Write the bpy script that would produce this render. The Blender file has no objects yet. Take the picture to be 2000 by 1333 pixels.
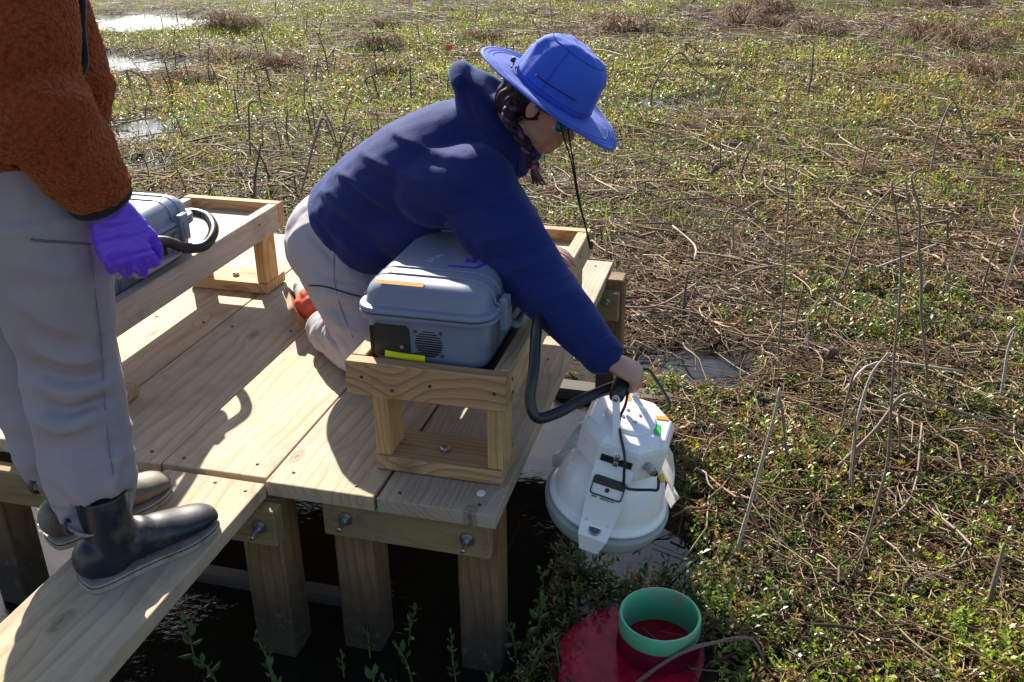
import bpy, bmesh, math, random
import numpy as np
from mathutils import Vector, Matrix

random.seed(7)
rng = np.random.default_rng(11)
scene = bpy.context.scene
col = scene.collection

# ------------------------------------------------------------------ camera, sky, sun, exposure
CAM = np.array([0.506, -1.757, 1.30])
YAW, PITCH, ROLL = 0.25734, 0.43892, -0.00858
cam_data = bpy.data.cameras.new('camera')
cam_data.lens = 33.8
cam_data.sensor_width = 36.0
cam_data.clip_start = 0.05
cam_data.clip_end = 400.0
cam = bpy.data.objects.new('camera', cam_data)
col.objects.link(cam)
fwd = Vector((-math.sin(YAW) * math.cos(PITCH), math.cos(YAW) * math.cos(PITCH), -math.sin(PITCH)))
right0 = Vector((math.cos(YAW), math.sin(YAW), 0))
up0 = right0.cross(fwd)
right = right0 * math.cos(ROLL) + up0 * math.sin(ROLL)
up = up0 * math.cos(ROLL) - right0 * math.sin(ROLL)
m = Matrix((right, up, -fwd)).transposed().to_4x4()
m.translation = Vector(CAM)
cam.matrix_world = m
scene.camera = cam

SUN_DIR = Vector((0.85, -1.23, -1.0)).normalized()      # the way the light travels
SUN_EL = math.asin(-SUN_DIR.z)
SUN_ROT = math.atan2(-SUN_DIR.x, -SUN_DIR.y)
world = bpy.data.worlds.new('World')
scene.world = world
world.use_nodes = True
wn = world.node_tree.nodes
wl = world.node_tree.links
bg = wn['Background']
sky = wn.new('ShaderNodeTexSky')
sky.sky_type = 'NISHITA'
sky.sun_disc = False
sky.sun_elevation = SUN_EL
sky.sun_rotation = SUN_ROT
sky.air_density = 1.0
sky.dust_density = 0.9
wl.new(sky.outputs[0], bg.inputs[0])
bg.inputs[1].default_value = 0.078
sun_data = bpy.data.lights.new('sun', 'SUN')
sun_data.energy = 5.0
sun_data.angle = math.radians(0.53)
sun_data.color = (1.0, 0.915, 0.79)
sun = bpy.data.objects.new('sun', sun_data)
sun.rotation_euler = SUN_DIR.to_track_quat('-Z', 'Y').to_euler()
sun.location = (-4, 6, 6)
col.objects.link(sun)
scene.view_settings.view_transform = 'Standard'
scene.view_settings.look = 'None'
scene.view_settings.gamma = 1.0
scene.view_settings.use_curve_mapping = False
scene.view_settings.exposure = 1.28
scene.cycles.max_bounces = 6
scene.cycles.transparent_max_bounces = 6
scene.cycles.use_denoising = True
scene.cycles.caustics_reflective = False
scene.cycles.caustics_refractive = False

WATER_Z = -0.54

# ------------------------------------------------------------------ helpers
ORIGIN = {}


def tag(o, label=None, cat=None, group=None, kind=None):
    if label: o['label'] = label
    if cat: o['category'] = cat
    if group: o['group'] = group
    if kind: o['kind'] = kind
    return o


def thing(name, loc, label, cat, group=None):
    o = bpy.data.objects.new(name, None)
    o.empty_display_size = 0.1
    col.objects.link(o)
    o.location = loc
    ORIGIN[o.name] = np.array(loc, float)
    return tag(o, label, cat, group)


def make_mesh(name, V, F):
    V = np.asarray(V, dtype=np.float32).reshape(-1, 3)
    me = bpy.data.meshes.new(name)
    if isinstance(F, np.ndarray):
        n, k = F.shape
        me.vertices.add(len(V))
        me.vertices.foreach_set('co', V.ravel())
        me.loops.add(n * k)
        me.loops.foreach_set('vertex_index', F.astype(np.int32).ravel())
        me.polygons.add(n)
        me.polygons.foreach_set('loop_start', np.arange(0, n * k, k, dtype=np.int32))
        me.polygons.foreach_set('loop_total', np.full(n, k, dtype=np.int32))
        me.update(calc_edges=True)
        me.validate()
    else:
        me.from_pydata([tuple(map(float, v)) for v in V], [], [tuple(map(int, f)) for f in F])
        me.update()
    return me


def add(name, V, F, mat, parent=None, smooth=False, origin=None):
    """V in world coordinates -> one mesh object, child of parent."""
    V = np.asarray(V, dtype=float).reshape(-1, 3)
    if origin is None:
        origin = (V.min(0) + V.max(0)) / 2
    origin = np.asarray(origin, float)
    me = make_mesh(name, V - origin, F)
    if smooth:
        me.polygons.foreach_set('use_smooth', np.ones(len(me.polygons), dtype=bool))
    if mat: me.materials.append(mat)
    o = bpy.data.objects.new(name, me)
    col.objects.link(o)
    base = ORIGIN[parent.name] if parent else np.zeros(3)
    o.parent = parent
    o.location = origin - base
    ORIGIN[o.name] = origin
    return o


def bm_arrays(bm):
    bm.verts.index_update()
    V = np.array([v.co[:] for v in bm.verts])
    F = [[v.index for v in f.verts] for f in bm.faces]
    bm.free()
    return V, F


def box(cx, cy, cz, sx, sy, sz, bev=0.003, seg=1, jit=0.0):
    bm = bmesh.new()
    bmesh.ops.create_cube(bm, size=1.0)
    for v in bm.verts:
        v.co = Vector((v.co.x * sx, v.co.y * sy, v.co.z * sz))
        if jit:
            v.co += Vector((random.uniform(-jit, jit), random.uniform(-jit, jit), random.uniform(-jit, jit)))
    if bev > 0:
        bmesh.ops.bevel(bm, geom=list(bm.edges), offset=bev, segments=seg, profile=0.5, affect='EDGES')
    V, F = bm_arrays(bm)
    return V + np.array([cx, cy, cz]), F


def bx(x0, x1, y0, y1, z0, z1, **k):
    return box((x0 + x1) / 2, (y0 + y1) / 2, (z0 + z1) / 2, abs(x1 - x0), abs(y1 - y0), abs(z1 - z0), **k)


def merge(*parts):
    Vs, Fs, n = [], [], 0
    for V, F in parts:
        Vs.append(np.asarray(V, float))
        Fs += [[i + n for i in f] for f in F]
        n += len(V)
    return np.vstack(Vs), Fs


def catmull(P, n):
    P = np.asarray(P, float)
    Q = np.vstack([2 * P[0] - P[1], P, 2 * P[-1] - P[-2]])
    t = np.linspace(0, len(P) - 1 - 1e-9, n)
    i = t.astype(int)
    u = (t - i)[:, None]
    a, b, c, d = Q[i], Q[i + 1], Q[i + 2], Q[i + 3]
    return 0.5 * ((2 * b) + (c - a) * u + (2 * a - 5 * b + 4 * c - d) * u ** 2 + (3 * b - a - 3 * c + d) * u ** 3)


def unit(v):
    v = np.asarray(v, float)
    return v / (np.linalg.norm(v) + 1e-12)


def rings_to_mesh(rings, cap=True):
    k, n = len(rings), len(rings[0])
    V = np.vstack(rings)
    F = []
    for i in range(k - 1):
        for j in range(n):
            a, b = i * n + j, i * n + (j + 1) % n
            F.append((a, b, b + n, a + n))
    if cap:
        F.append(tuple(range(n - 1, -1, -1)))
        F.append(tuple((k - 1) * n + j for j in range(n)))
    return V, F


def tube(P, R, n=8, samples=None, cap=True, twist_ref=None, ribs=0.0, rib_every=2):
    """round tube through points P, radius R (number or per point)."""
    P = np.asarray(P, float)
    R = np.full(len(P), R, float) if np.isscalar(R) else np.asarray(R, float)
    if samples:
        D = np.hstack([P, R[:, None]])
        D = catmull(D, samples)
        P, R = D[:, :3], D[:, 3]
    T = np.gradient(P, axis=0)
    T /= np.linalg.norm(T, axis=1)[:, None] + 1e-12
    ref = np.array(twist_ref, float) if twist_ref is not None else (np.array([0, 0, 1.0]) if abs(T[0][2]) < 0.9 else np.array([1.0, 0, 0]))
    u = unit(np.cross(ref, T[0]))
    ang = np.linspace(0, 2 * np.pi, n, endpoint=False)
    rings = []
    for i in range(len(P)):
        u = unit(u - T[i] * np.dot(u, T[i]))
        w = np.cross(T[i], u)
        r = R[i] * (1 + (ribs if (i // rib_every) % 2 else 0))
        rings.append(P[i] + r * (np.cos(ang)[:, None] * u + np.sin(ang)[:, None] * w))
    return rings_to_mesh(rings, cap)


def cyl(p0, p1, r0, r1=None, n=16):
    r1 = r0 if r1 is None else r1
    return tube(np.array([p0, p1], float), [r0, r1], n)


def frame(zaxis, xref=(1, 0, 0)):
    z = unit(zaxis)
    x = unit(np.asarray(xref, float) - z * np.dot(xref, z))
    y = np.cross(z, x)
    return np.array([x, y, z])       # rows: local axes in world


def xf(VF, M, o):
    """local -> world"""
    V, F = VF
    return np.asarray(V) @ M + np.asarray(o, float), F


def lathe(profile, n=48, cap=False):
    rings = []
    a = np.linspace(0, 2 * np.pi, n, endpoint=False)
    for r, z in profile:
        rings.append(np.stack([r * np.cos(a), r * np.sin(a), np.full(n, z)], 1))
    return rings_to_mesh(rings, cap)


def rrect(w, h, r, n=6):
    """rounded rectangle outline (xy), centre 0"""
    P = []
    for cx, cy, a0 in ((w / 2 - r, h / 2 - r, 0), (-w / 2 + r, h / 2 - r, 90), (-w / 2 + r, -h / 2 + r, 180), (w / 2 - r, -h / 2 + r, 270)):
        for k in range(n + 1):
            a = math.radians(a0 + 90 * k / n)
            P.append((cx + r * math.cos(a), cy + r * math.sin(a)))
    return np.array(P)


def prism(outline, z0, z1):
    """closed outline (xy) extruded in z"""
    o = np.asarray(outline, float)
    n = len(o)
    return rings_to_mesh([np.hstack([o, np.full((n, 1), z0)]), np.hstack([o, np.full((n, 1), z1)])])


def vnoise(P, scale, seed=0):
    """cheap smooth value noise on points, -1..1"""
    r = np.random.default_rng(seed)
    tab = r.random(4096) * 2 - 1
    Q = np.asarray(P) / scale
    I = np.floor(Q).astype(np.int64)
    f = Q - I
    f = f * f * (3 - 2 * f)
    out = 0
    for dx in (0, 1):
        for dy in (0, 1):
            for dz in (0, 1):
                h = ((I[:, 0] + dx) * 73856093 ^ (I[:, 1] + dy) * 19349663 ^ (I[:, 2] + dz) * 83492791) & 4095
                w = (f[:, 0] if dx else 1 - f[:, 0]) * (f[:, 1] if dy else 1 - f[:, 1]) * (f[:, 2] if dz else 1 - f[:, 2])
                out = out + tab[h] * w
    return out


# ------------------------------------------------------------------ materials
def new_mat(name):
    mt = bpy.data.materials.new(name)
    mt.use_nodes = True
    nt = mt.node_tree
    return mt, nt, nt.nodes, nt.links, nt.nodes['Principled BSDF']


def ramp(N, stops):
    r = N.new('ShaderNodeValToRGB')
    e = r.color_ramp.elements
    while len(e) < len(stops): e.new(0.5)
    for k, (p, c) in enumerate(stops):
        e[k].position = p
        e[k].color = (*c, 1) if len(c) == 3 else c
    return r


def noise(N, L, vec, scale, detail=4, rough=0.55, dist=0.0):
    t = N.new('ShaderNodeTexNoise')
    t.inputs['Scale'].default_value = scale
    t.inputs['Detail'].default_value = detail
    t.inputs['Roughness'].default_value = rough
    t.inputs['Distortion'].default_value = dist
    if vec is not None: L.new(vec, t.inputs['Vector'])
    return t


def mapping(N, L, vec, scale=(1, 1, 1), loc=(0, 0, 0), rot=(0, 0, 0)):
    t = N.new('ShaderNodeMapping')
    t.inputs['Scale'].default_value = scale
    t.inputs['Location'].default_value = loc
    t.inputs['Rotation'].default_value = rot
    L.new(vec, t.inputs['Vector'])
    return t


def mth(N, L, op, a, b=None, c=None, clamp=False):
    t = N.new('ShaderNodeMath')
    t.operation = op
    t.use_clamp = clamp
    for k, v in enumerate((a, b, c)):
        if v is None: continue
        if isinstance(v, (int, float)): t.inputs[k].default_value = v
        else: L.new(v, t.inputs[k])
    return t.outputs[0]


def mixc(N, L, fac, a, b, mode='MIX'):
    t = N.new('ShaderNodeMix')
    t.data_type = 'RGBA'
    t.blend_type = mode
    for k, v in ((0, fac), (6, a), (7, b)):
        if isinstance(v, (int, float)): t.inputs[k].default_value = v
        elif isinstance(v, tuple): t.inputs[k].default_value = (*v, 1)
        else: L.new(v, t.inputs[k])
    return t.outputs[2]


def bump(N, L, h, strength, dist, B, prev=None):
    b = N.new('ShaderNodeBump')
    b.inputs['Strength'].default_value = strength
    b.inputs['Distance'].default_value = dist
    L.new(h, b.inputs['Height'])
    if prev is not None: L.new(prev, b.inputs['Normal'])
    if B is not None: L.new(b.outputs[0], B.inputs['Normal'])
    return b.outputs[0]


def plain(name, color, rough=0.5, metal=0.0, var=0.12, scale=30.0, bumpd=0.0, bscale=200.0, spec=0.5, coat=0.0, sheen=0.0, dirt=None):
    mt, nt, N, L, B = new_mat(name)
    tc = N.new('ShaderNodeTexCoord')
    n1 = noise(N, L, tc.outputs['Object'], scale, 5)
    c0 = tuple(max(0, c * (1 - var)) for c in color)
    c1 = tuple(min(1, c * (1 + var)) for c in color)
    r = ramp(N, [(0.3, c0), (0.7, c1)])
    L.new(n1.outputs[0], r.inputs[0])
    out = r.outputs[0]
    if dirt:
        n2 = noise(N, L, tc.outputs['Object'], dirt[1], 6, 0.65)
        f = ramp(N, [(dirt[2], (0, 0, 0)), (dirt[3], (1, 1, 1))])
        L.new(n2.outputs[0], f.inputs[0])
        out = mixc(N, L, f.outputs[0], out, dirt[0])
    L.new(out, B.inputs['Base Color'])
    rr = mth(N, L, 'MULTIPLY_ADD', n1.outputs[0], 0.3 * rough, rough * 0.85)
    L.new(rr, B.inputs['Roughness'])
    B.inputs['Metallic'].default_value = metal
    B.inputs['Specular IOR Level'].default_value = spec
    B.inputs['Coat Weight'].default_value = coat
    B.inputs['Sheen Weight'].default_value = sheen
    if bumpd:
        n3 = noise(N, L, tc.outputs['Object'], bscale, 4)
        bump(N, L, n3.outputs[0], 0.6, bumpd, B)
    return mt


def wood(name, light, dark, late, axis='Y', ring=55.0, line=0.55, grey=None, knots=True, wet=None, rough=0.75, knot_scale=2.6):
    """sawn timber, grain along the board's own axis"""
    mt, nt, N, L, B = new_mat(name)
    tc = N.new('ShaderNodeTexCoord')
    oi = N.new('ShaderNodeObjectInfo')
    offs = N.new('ShaderNodeVectorMath'); offs.operation = 'SCALE'
    comb = N.new('ShaderNodeCombineXYZ')
    L.new(oi.outputs['Random'], comb.inputs[0])
    L.new(mth(N, L, 'FRACT', mth(N, L, 'MULTIPLY', oi.outputs['Random'], 17.31)), comb.inputs[1])
    L.new(mth(N, L, 'FRACT', mth(N, L, 'MULTIPLY', oi.outputs['Random'], 51.7)), comb.inputs[2])
    L.new(comb.outputs[0], offs.inputs[0]); offs.inputs['Scale'].default_value = 23.0
    src = tc.outputs['Object']
    if axis == 'X':
        src = mapping(N, L, src, rot=(0, 0, math.pi / 2)).outputs[0]
    elif axis == 'Z':
        src = mapping(N, L, src, rot=(math.pi / 2, 0, 0)).outputs[0]
    vm = N.new('ShaderNodeVectorMath'); vm.operation = 'ADD'
    L.new(src, vm.inputs[0]); L.new(offs.outputs[0], vm.inputs[1])
    p = vm.outputs[0]
    # knots: voronoi cells, grain bends round them
    vk = N.new('ShaderNodeTexVoronoi')
    vk.inputs['Scale'].default_value = knot_scale
    vk.inputs['Randomness'].default_value = 1.0; vk.voronoi_dimensions = '2D'
    L.new(mapping(N, L, p, scale=(1.9, 0.8, 0.001)).outputs[0], vk.inputs['Vector'])
    kd = vk.outputs['Distance']
    bend = mth(N, L, 'MULTIPLY', mth(N, L, 'POWER', 2.718, mth(N, L, 'MULTIPLY', mth(N, L, 'MULTIPLY', kd, kd), -60.0)), 0.045)
    warp = noise(N, L, mapping(N, L, p, scale=(3.0, 0.55, 3.0)).outputs[0], 1.6, 3)
    warp2 = noise(N, L, mapping(N, L, p, scale=(9.0, 1.6, 9.0)).outputs[0], 2.0, 2)
    sx = N.new('ShaderNodeSeparateXYZ'); L.new(p, sx.inputs[0])
    q = mth(N, L, 'ADD', sx.outputs[0], mth(N, L, 'MULTIPLY', warp.outputs[0], 0.22))
    q = mth(N, L, 'ADD', q, mth(N, L, 'MULTIPLY', sx.outputs[2], 0.7))
    q = mth(N, L, 'ADD', q, mth(N, L, 'MULTIPLY', warp2.outputs[0], 0.012))
    if knots: q = mth(N, L, 'ADD', q, bend)
    fr = mth(N, L, 'FRACT', mth(N, L, 'MULTIPLY', q, ring))
    ringv = ramp(N, [(0.0, (0, 0, 0)), (0.55, (0.25, 0.25, 0.25)), (0.88, (1, 1, 1)), (1.0, (0, 0, 0))])
    L.new(fr, ringv.inputs[0])
    fib = noise(N, L, mapping(N, L, p, scale=(260, 6, 260)).outputs[0], 1.0, 3, 0.6)
    blot = noise(N, L, mapping(N, L, p, scale=(7, 2.2, 7)).outputs[0], 1.0, 5, 0.6)
    base = ramp(N, [(0.3, dark), (0.68, light)])
    L.new(blot.outputs[0], base.inputs[0])
    c = mixc(N, L, mth(N, L, 'MULTIPLY', ringv.outputs[0], line), base.outputs[0], late)
    fibr = ramp(N, [(0.32, (0.66, 0.66, 0.66)), (0.6, (1.04, 1.04, 1.04))])
    L.new(fib.outputs[0], fibr.inputs[0])
    c = mixc(N, L, 0.55, c, fibr.outputs[0], 'MULTIPLY')
    if grey:
        gn = noise(N, L, mapping(N, L, p, scale=(4, 1.3, 4)).outputs[0], 1.3, 6, 0.65)
        gr = ramp(N, [(0.42, (0, 0, 0)), (0.68, (0.8, 0.8, 0.8))])
        L.new(gn.outputs[0], gr.inputs[0])
        c = mixc(N, L, gr.outputs[0], c, grey)
    if knots:
        kn = noise(N, L, mapping(N, L, p, scale=(1, .4, 1)).outputs[0], 90, 4)
        kdd = mth(N, L, 'ADD', kd, mth(N, L, 'MULTIPLY', mth(N, L, 'SUBTRACT', kn.outputs[0], .3), 0.075))
        kr = ramp(N, [(0.030, (0.85, 0.85, 0.85)), (0.055, (0.35, 0.35, 0.35)), (0.075, (0.6, 0.6, 0.6)), (0.120, (0, 0, 0))])
        L.new(kdd, kr.inputs[0])
        gate = mth(N, L, 'GREATER_THAN', mth(N, L, 'FRACT', mth(N, L, 'MULTIPLY', vk.outputs['Color'], 1.0)), 0.62)
        c = mixc(N, L, mth(N, L, 'MULTIPLY', kr.outputs[0], gate), c, tuple(v * 0.33 for v in dark))
    if wet:
        geo = N.new('ShaderNodeNewGeometry')
        sz = N.new('ShaderNodeSeparateXYZ'); L.new(geo.outputs['Position'], sz.inputs[0])
        wn_ = noise(N, L, mapping(N, L, geo.outputs['Position'], scale=(1, 1, 0.5)).outputs[0], 14, 5, 0.65)
        zz = mth(N, L, 'ADD', sz.outputs[2], mth(N, L, 'MULTIPLY', mth(N, L, 'SUBTRACT', wn_.outputs[0], 0.5), 0.2))
        wr = N.new('ShaderNodeMapRange')
        wr.inputs[1].default_value = wet[0]; wr.inputs[2].default_value = wet[1]
        wr.inputs[3].default_value = 1.0; wr.inputs[4].default_value = 0.0
        L.new(zz, wr.inputs[0])
        c = mixc(N, L, mth(N, L, 'MULTIPLY', wr.outputs[0], 0.93), c, wet[2])
        # pale mud line
        ml = noise(N, L, geo.outputs['Position'], 34, 5, 0.7)
        mr = ramp(N, [(0.55, (0, 0, 0)), (0.7, (0.55, 0.55, 0.55))])
        L.new(ml.outputs[0], mr.inputs[0])
        c = mixc(N, L, mth(N, L, 'MULTIPLY', mr.outputs[0], wr.outputs[0]), c, (0.16, 0.13, 0.10))
    gm_ = noise(N, L, p, 5.5, 8, 0.72)
    gmr = ramp(N, [(0.50, (0, 0, 0)), (0.66, (0.42, 0.42, 0.42))])
    L.new(gm_.outputs[0], gmr.inputs[0])
    c = mixc(N, L, gmr.outputs[0], c, tuple(v * 0.52 for v in dark))
    L.new(c, B.inputs['Base Color'])
    B.inputs['Roughness'].default_value = rough
    B.inputs['Specular IOR Level'].default_value = 0.35
    h = mth(N, L, 'ADD', mth(N, L, 'MULTIPLY', ringv.outputs[0], 0.35), fib.outputs[0])
    bump(N, L, h, 0.7, 0.0014, B)
    return mt


MAT = {}
MAT['deck'] = wood('deck_pine', (0.59, 0.45, 0.295), (0.46, 0.335, 0.205), (0.32, 0.21, 0.115), 'Y', 24, 0.7, grey=(0.44, 0.365, 0.28), knot_scale=3.0)
MAT['deck_grey'] = wood('deck_pine_weathered', (0.47, 0.37, 0.26), (0.36, 0.27, 0.18), (0.22, 0.15, 0.10), 'Y', 52, 0.6, grey=(0.40, 0.34, 0.27))
MAT['stand_x'] = wood('stud_pine_across', (0.58, 0.37, 0.19), (0.46, 0.27, 0.13), (0.27, 0.12, 0.055), 'X', 48, 0.75, knot_scale=2.2)
MAT['stand_y'] = wood('stud_pine_along', (0.56, 0.40, 0.24), (0.45, 0.30, 0.17), (0.28, 0.15, 0.08), 'Y', 48, 0.7, knot_scale=2.2)
MAT['stand_z'] = wood('stud_pine_upright', (0.60, 0.38, 0.17), (0.50, 0.30, 0.12), (0.33, 0.16, 0.06), 'Z', 60, 0.7, knots=False)
MAT['tray_grey'] = wood('tray_board_weathered', (0.47, 0.39, 0.31), (0.36, 0.29, 0.23), (0.25, 0.18, 0.13), 'Y', 40, 0.5, grey=(0.42, 0.37, 0.33), knot_scale=3.4)
MAT['tray_floor'] = wood('tray_plywood', (0.62, 0.52, 0.38), (0.54, 0.43, 0.30), (0.45, 0.34, 0.22), 'Y', 14, 0.3, knots=False)
MAT['beam'] = wood('beam_treated', (0.33, 0.23, 0.105), (0.25, 0.17, 0.08), (0.17, 0.105, 0.05), 'X', 40, 0.45, wet=(-0.56, -0.25, (0.05, 0.038, 0.028)))
MAT['beam_y'] = wood('beam_treated_along', (0.42, 0.29, 0.13), (0.32, 0.22, 0.10), (0.22, 0.13, 0.06), 'Y', 40, 0.45)
MAT['post'] = wood('post_treated', (0.25, 0.155, 0.07), (0.165, 0.10, 0.048), (0.10, 0.056, 0.028), 'Z', 34, 0.6, knots=False, wet=(-0.42, -0.22, (0.026, 0.021, 0.017)))
MAT['sill'] = wood('wet_sill_timber', (0.075, 0.058, 0.042), (0.05, 0.039, 0.029), (0.03, 0.024, 0.018), 'X', 40, 0.5, knots=False, rough=0.7)
MAT['steel'] = plain('galvanised_steel', (0.42, 0.41, 0.40), 0.38, 1.0, 0.15, 80)
MAT['screw'] = plain('screw_steel', (0.10, 0.095, 0.09), 0.6, 0.8, 0.1, 80)
MAT['black_plastic'] = plain('black_plastic', (0.016, 0.017, 0.019), 0.42, 0, 0.2, 40)
MAT['hose'] = plain('black_hose', (0.018, 0.018, 0.020), 0.38, 0, 0.25, 60)
MAT['case'] = plain('grey_case_plastic', (0.185, 0.21, 0.285), 0.40, 0, 0.05, 12, bumpd=0.0004, bscale=600)
MAT['case_dark'] = plain('case_dark_slot', (0.01, 0.01, 0.012), 0.7)
MAT['white'] = plain('white_shell', (0.80, 0.80, 0.81), 0.28, 0, 0.03, 9, coat=0.25, dirt=((0.42, 0.38, 0.33), 16, 0.62, 0.82))
MAT['rubber_grey'] = plain('grey_rubber_skirt', (0.31, 0.33, 0.33), 0.5, 0, 0.1, 25)
MAT['tape_orange'] = plain('orange_tape', (0.85, 0.33, 0.02), 0.55)
MAT['tape_yellow'] = plain('yellow_tape', (0.78, 0.80, 0.01), 0.5)
MAT['tape_green'] = plain('green_tape', (0.005, 0.42, 0.06), 0.5)
MAT['sticker'] = plain('white_paper', (0.8, 0.8, 0.78), 0.7)
# ------------------------------------------------------------------ marsh: water sheet and muddy ground
POOLS = [(0.08, 0.70, 0.26, 0.85), (0.26, 0.36, 0.24, 0.50), (0.30, -0.3, 0.24, 0.7), (0.36, 1.92, 0.22, 0.18), (-0.62, 7.5, 0.45, 0.2), (-9.0, 11.6, 1.1, 1.3), (-6.9, 8.5, 0.95, 0.7), (-4.8, 5.5, 0.50, 0.42), (-3.9, 4.3, .25, .25), (0.1, 9.1, 0.4, 0.25)]


def pool_depth(x, y):
    """>0 in open water, about -1 far from it"""
    d = np.full(np.shape(x), -1.0)
    Pq = np.stack([x, y, np.zeros_like(x)], -1).reshape(-1, 3)
    jf = np.clip((y - 3.5) / 3, 0, 1)
    x = x + jf * (.40 * vnoise(Pq, 1.3, 61) + .3 * vnoise(Pq, .4, 62)).reshape(np.shape(x))
    y = y + jf * (.40 * vnoise(Pq, 1.3, 63) + .3 * vnoise(Pq, .4, 64)).reshape(np.shape(y))
    for cx, cy, rx, ry in POOLS:
        d = np.maximum(d, 1 - np.sqrt(((x - cx) / rx) ** 2 + ((y - cy) / ry) ** 2))
    # round and under the platform
    bx_ = np.maximum(np.abs(x + 1.05) - 1.12, np.abs(y + 0.6) - 2.2)
    d = np.maximum(d, np.clip(-bx_ / 0.35, -1, 1))
    return d


def ground_z(x, y):
    P = np.stack([x, y, np.zeros_like(x)], -1).reshape(-1, 3)
    n = (0.55 * vnoise(P, 0.9, 1) + 0.30 * vnoise(P, 0.33, 2) + 0.22 * vnoise(P, 0.12, 3) + 0.13 * vnoise(P, 0.05, 4)).reshape(np.shape(x))
    far = np.clip(np.hypot(x - .5, y + 1.7) / 14, 0, 1)
    z = WATER_Z + 0.020 + 0.034 * n + 0.05 * far * (vnoise(P, 2.6, 5).reshape(np.shape(x)) * .5 + .35)
    w = pool_depth(x + .06 * vnoise(P, .3, 6).reshape(np.shape(x)), y + .06 * vnoise(P, .3, 7).reshape(np.shape(x)))
    return z - 0.075 * np.clip((w + 0.22) / 0.4, 0, 1)


rad = np.concatenate([np.geomspace(0.25, 30, 215), np.geomspace(32, 420, 20)])
na = 440
th = np.linspace(0, 2 * np.pi, na, endpoint=False)
RR, TT = np.meshgrid(rad, th, indexing='ij')
GX = CAM[0] + RR * np.cos(TT); GY = CAM[1] + RR * np.sin(TT)
GZ = ground_z(GX, GY)
V = np.stack([GX, GY, GZ], -1).reshape(-1, 3)
i0 = np.arange(len(rad) - 1)[:, None] * na
j0 = np.arange(na)[None, :]
Fg = np.stack([i0 + j0, i0 + na + j0, i0 + na + (j0 + 1) % na, i0 + (j0 + 1) % na], -1).reshape(-1, 4)


def mud_mat():
    mt, nt, N, L, B = new_mat('wet_mud_and_litter')
    tc = N.new('ShaderNodeTexCoord')
    n1 = noise(N, L, tc.outputs['Object'], 3.0, 8, 0.65)
    n2 = noise(N, L, tc.outputs['Object'], 38.0, 6, 0.7)
    r1 = ramp(N, [(0.30, (0.014, 0.010, 0.007)), (0.55, (0.036, 0.025, 0.015)), (0.75, (0.075, 0.052, 0.030))])
    L.new(n1.outputs[0], r1.inputs[0])
    r2 = ramp(N, [(0.35, (0.45, 0.45, 0.45)), (0.65, (1.25, 1.2, 1.1))])
    L.new(n2.outputs[0], r2.inputs[0])
    c = mixc(N, L, 1.0, r1.outputs[0], r2.outputs[0], 'MULTIPLY')
    L.new(c, B.inputs['Base Color'])
    rr = ramp(N, [(0.35, (0.7, 0.7, 0.7)), (0.6, (0.95, 0.95, 0.95))])
    L.new(n1.outputs[0], rr.inputs[0])
    L.new(rr.outputs[0], B.inputs['Roughness'])
    B.inputs['Specular IOR Level'].default_value = 0.15
    bump(N, L, n2.outputs[0], 0.8, 0.02, B)
    return mt


ground = add('ground', V, Fg, mud_mat(), smooth=True, origin=(0, 0, WATER_Z))
tag(ground, 'wet brown marsh mud showing between plants and litter', kind='structure')


def water_mat():
    mt, nt, N, L, B = new_mat('dark_marsh_water')
    tc = N.new('ShaderNodeTexCoord')
    B.inputs['Base Color'].default_value = (0.010, 0.0085, 0.006, 1)
    B.inputs['Roughness'].default_value = 0.035
    B.inputs['IOR'].default_value = 1.52
    n1 = noise(N, L, mapping(N, L, tc.outputs['Object'], scale=(1, 1.6, 1)).outputs[0], 42, 4, 0.6, 0.8)
    n2 = noise(N, L, tc.outputs['Object'], 2.6, 4)
    h = mth(N, L, 'MULTIPLY', n1.outputs[0], mth(N, L, 'MULTIPLY_ADD', n2.outputs[0], 6.0, -2.9, clamp=True))
    bump(N, L, h, 0.3, 0.008, B)
    return mt


a = np.linspace(0, 2 * np.pi, 96, endpoint=False)
V, F = rings_to_mesh([np.stack([r * np.cos(a), r * np.sin(a), np.full(96, WATER_Z)], 1) for r in (0.5, 3, 12, 60, 430)], cap=False)
F.append(tuple(range(96)))
water = add('water', V, F, water_mat(), origin=(0, 0, WATER_Z))
tag(water, 'dark still marsh water around and under the platform', kind='structure')

# dull red bloom on the water round the collar
pa = np.linspace(0, 2 * np.pi, 60, endpoint=False)
rp = 0.215 + 0.012 * np.sin(3 * pa + 1) + 0.007 * np.sin(7 * pa) + 0.004 * np.sin(13 * pa)
ro = np.stack([0.318 + rp * np.cos(pa) * 0.95, 0.165 + rp * 1.04 * np.sin(pa)], 1)


def red_mat():
    mt, nt, N, L, B = new_mat('red_stained_water')
    tc = N.new('ShaderNodeTexCoord')
    n1 = noise(N, L, tc.outputs['Object'], 16, 5, 0.6)
    r = ramp(N, [(0.35, (0.30, 0.004, 0.026)), (0.65, (0.60, 0.010, 0.045))])
    L.new(n1.outputs[0], r.inputs[0]); L.new(r.outputs[0], B.inputs['Base Color'])
    B.inputs['Roughness'].default_value = 0.10
    B.inputs['IOR'].default_value = 1.33
    B.inputs['Specular IOR Level'].default_value = 0.28
    n2 = noise(N, L, tc.outputs['Object'], 60, 3)
    bump(N, L, n2.outputs[0], 0.15, 0.006, B)
    return mt


red = add('red_water', *prism(ro, WATER_Z - .004, WATER_Z + .004), red_mat())
tag(red, 'dark red stained water spreading round the green collar', kind='structure')
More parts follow.
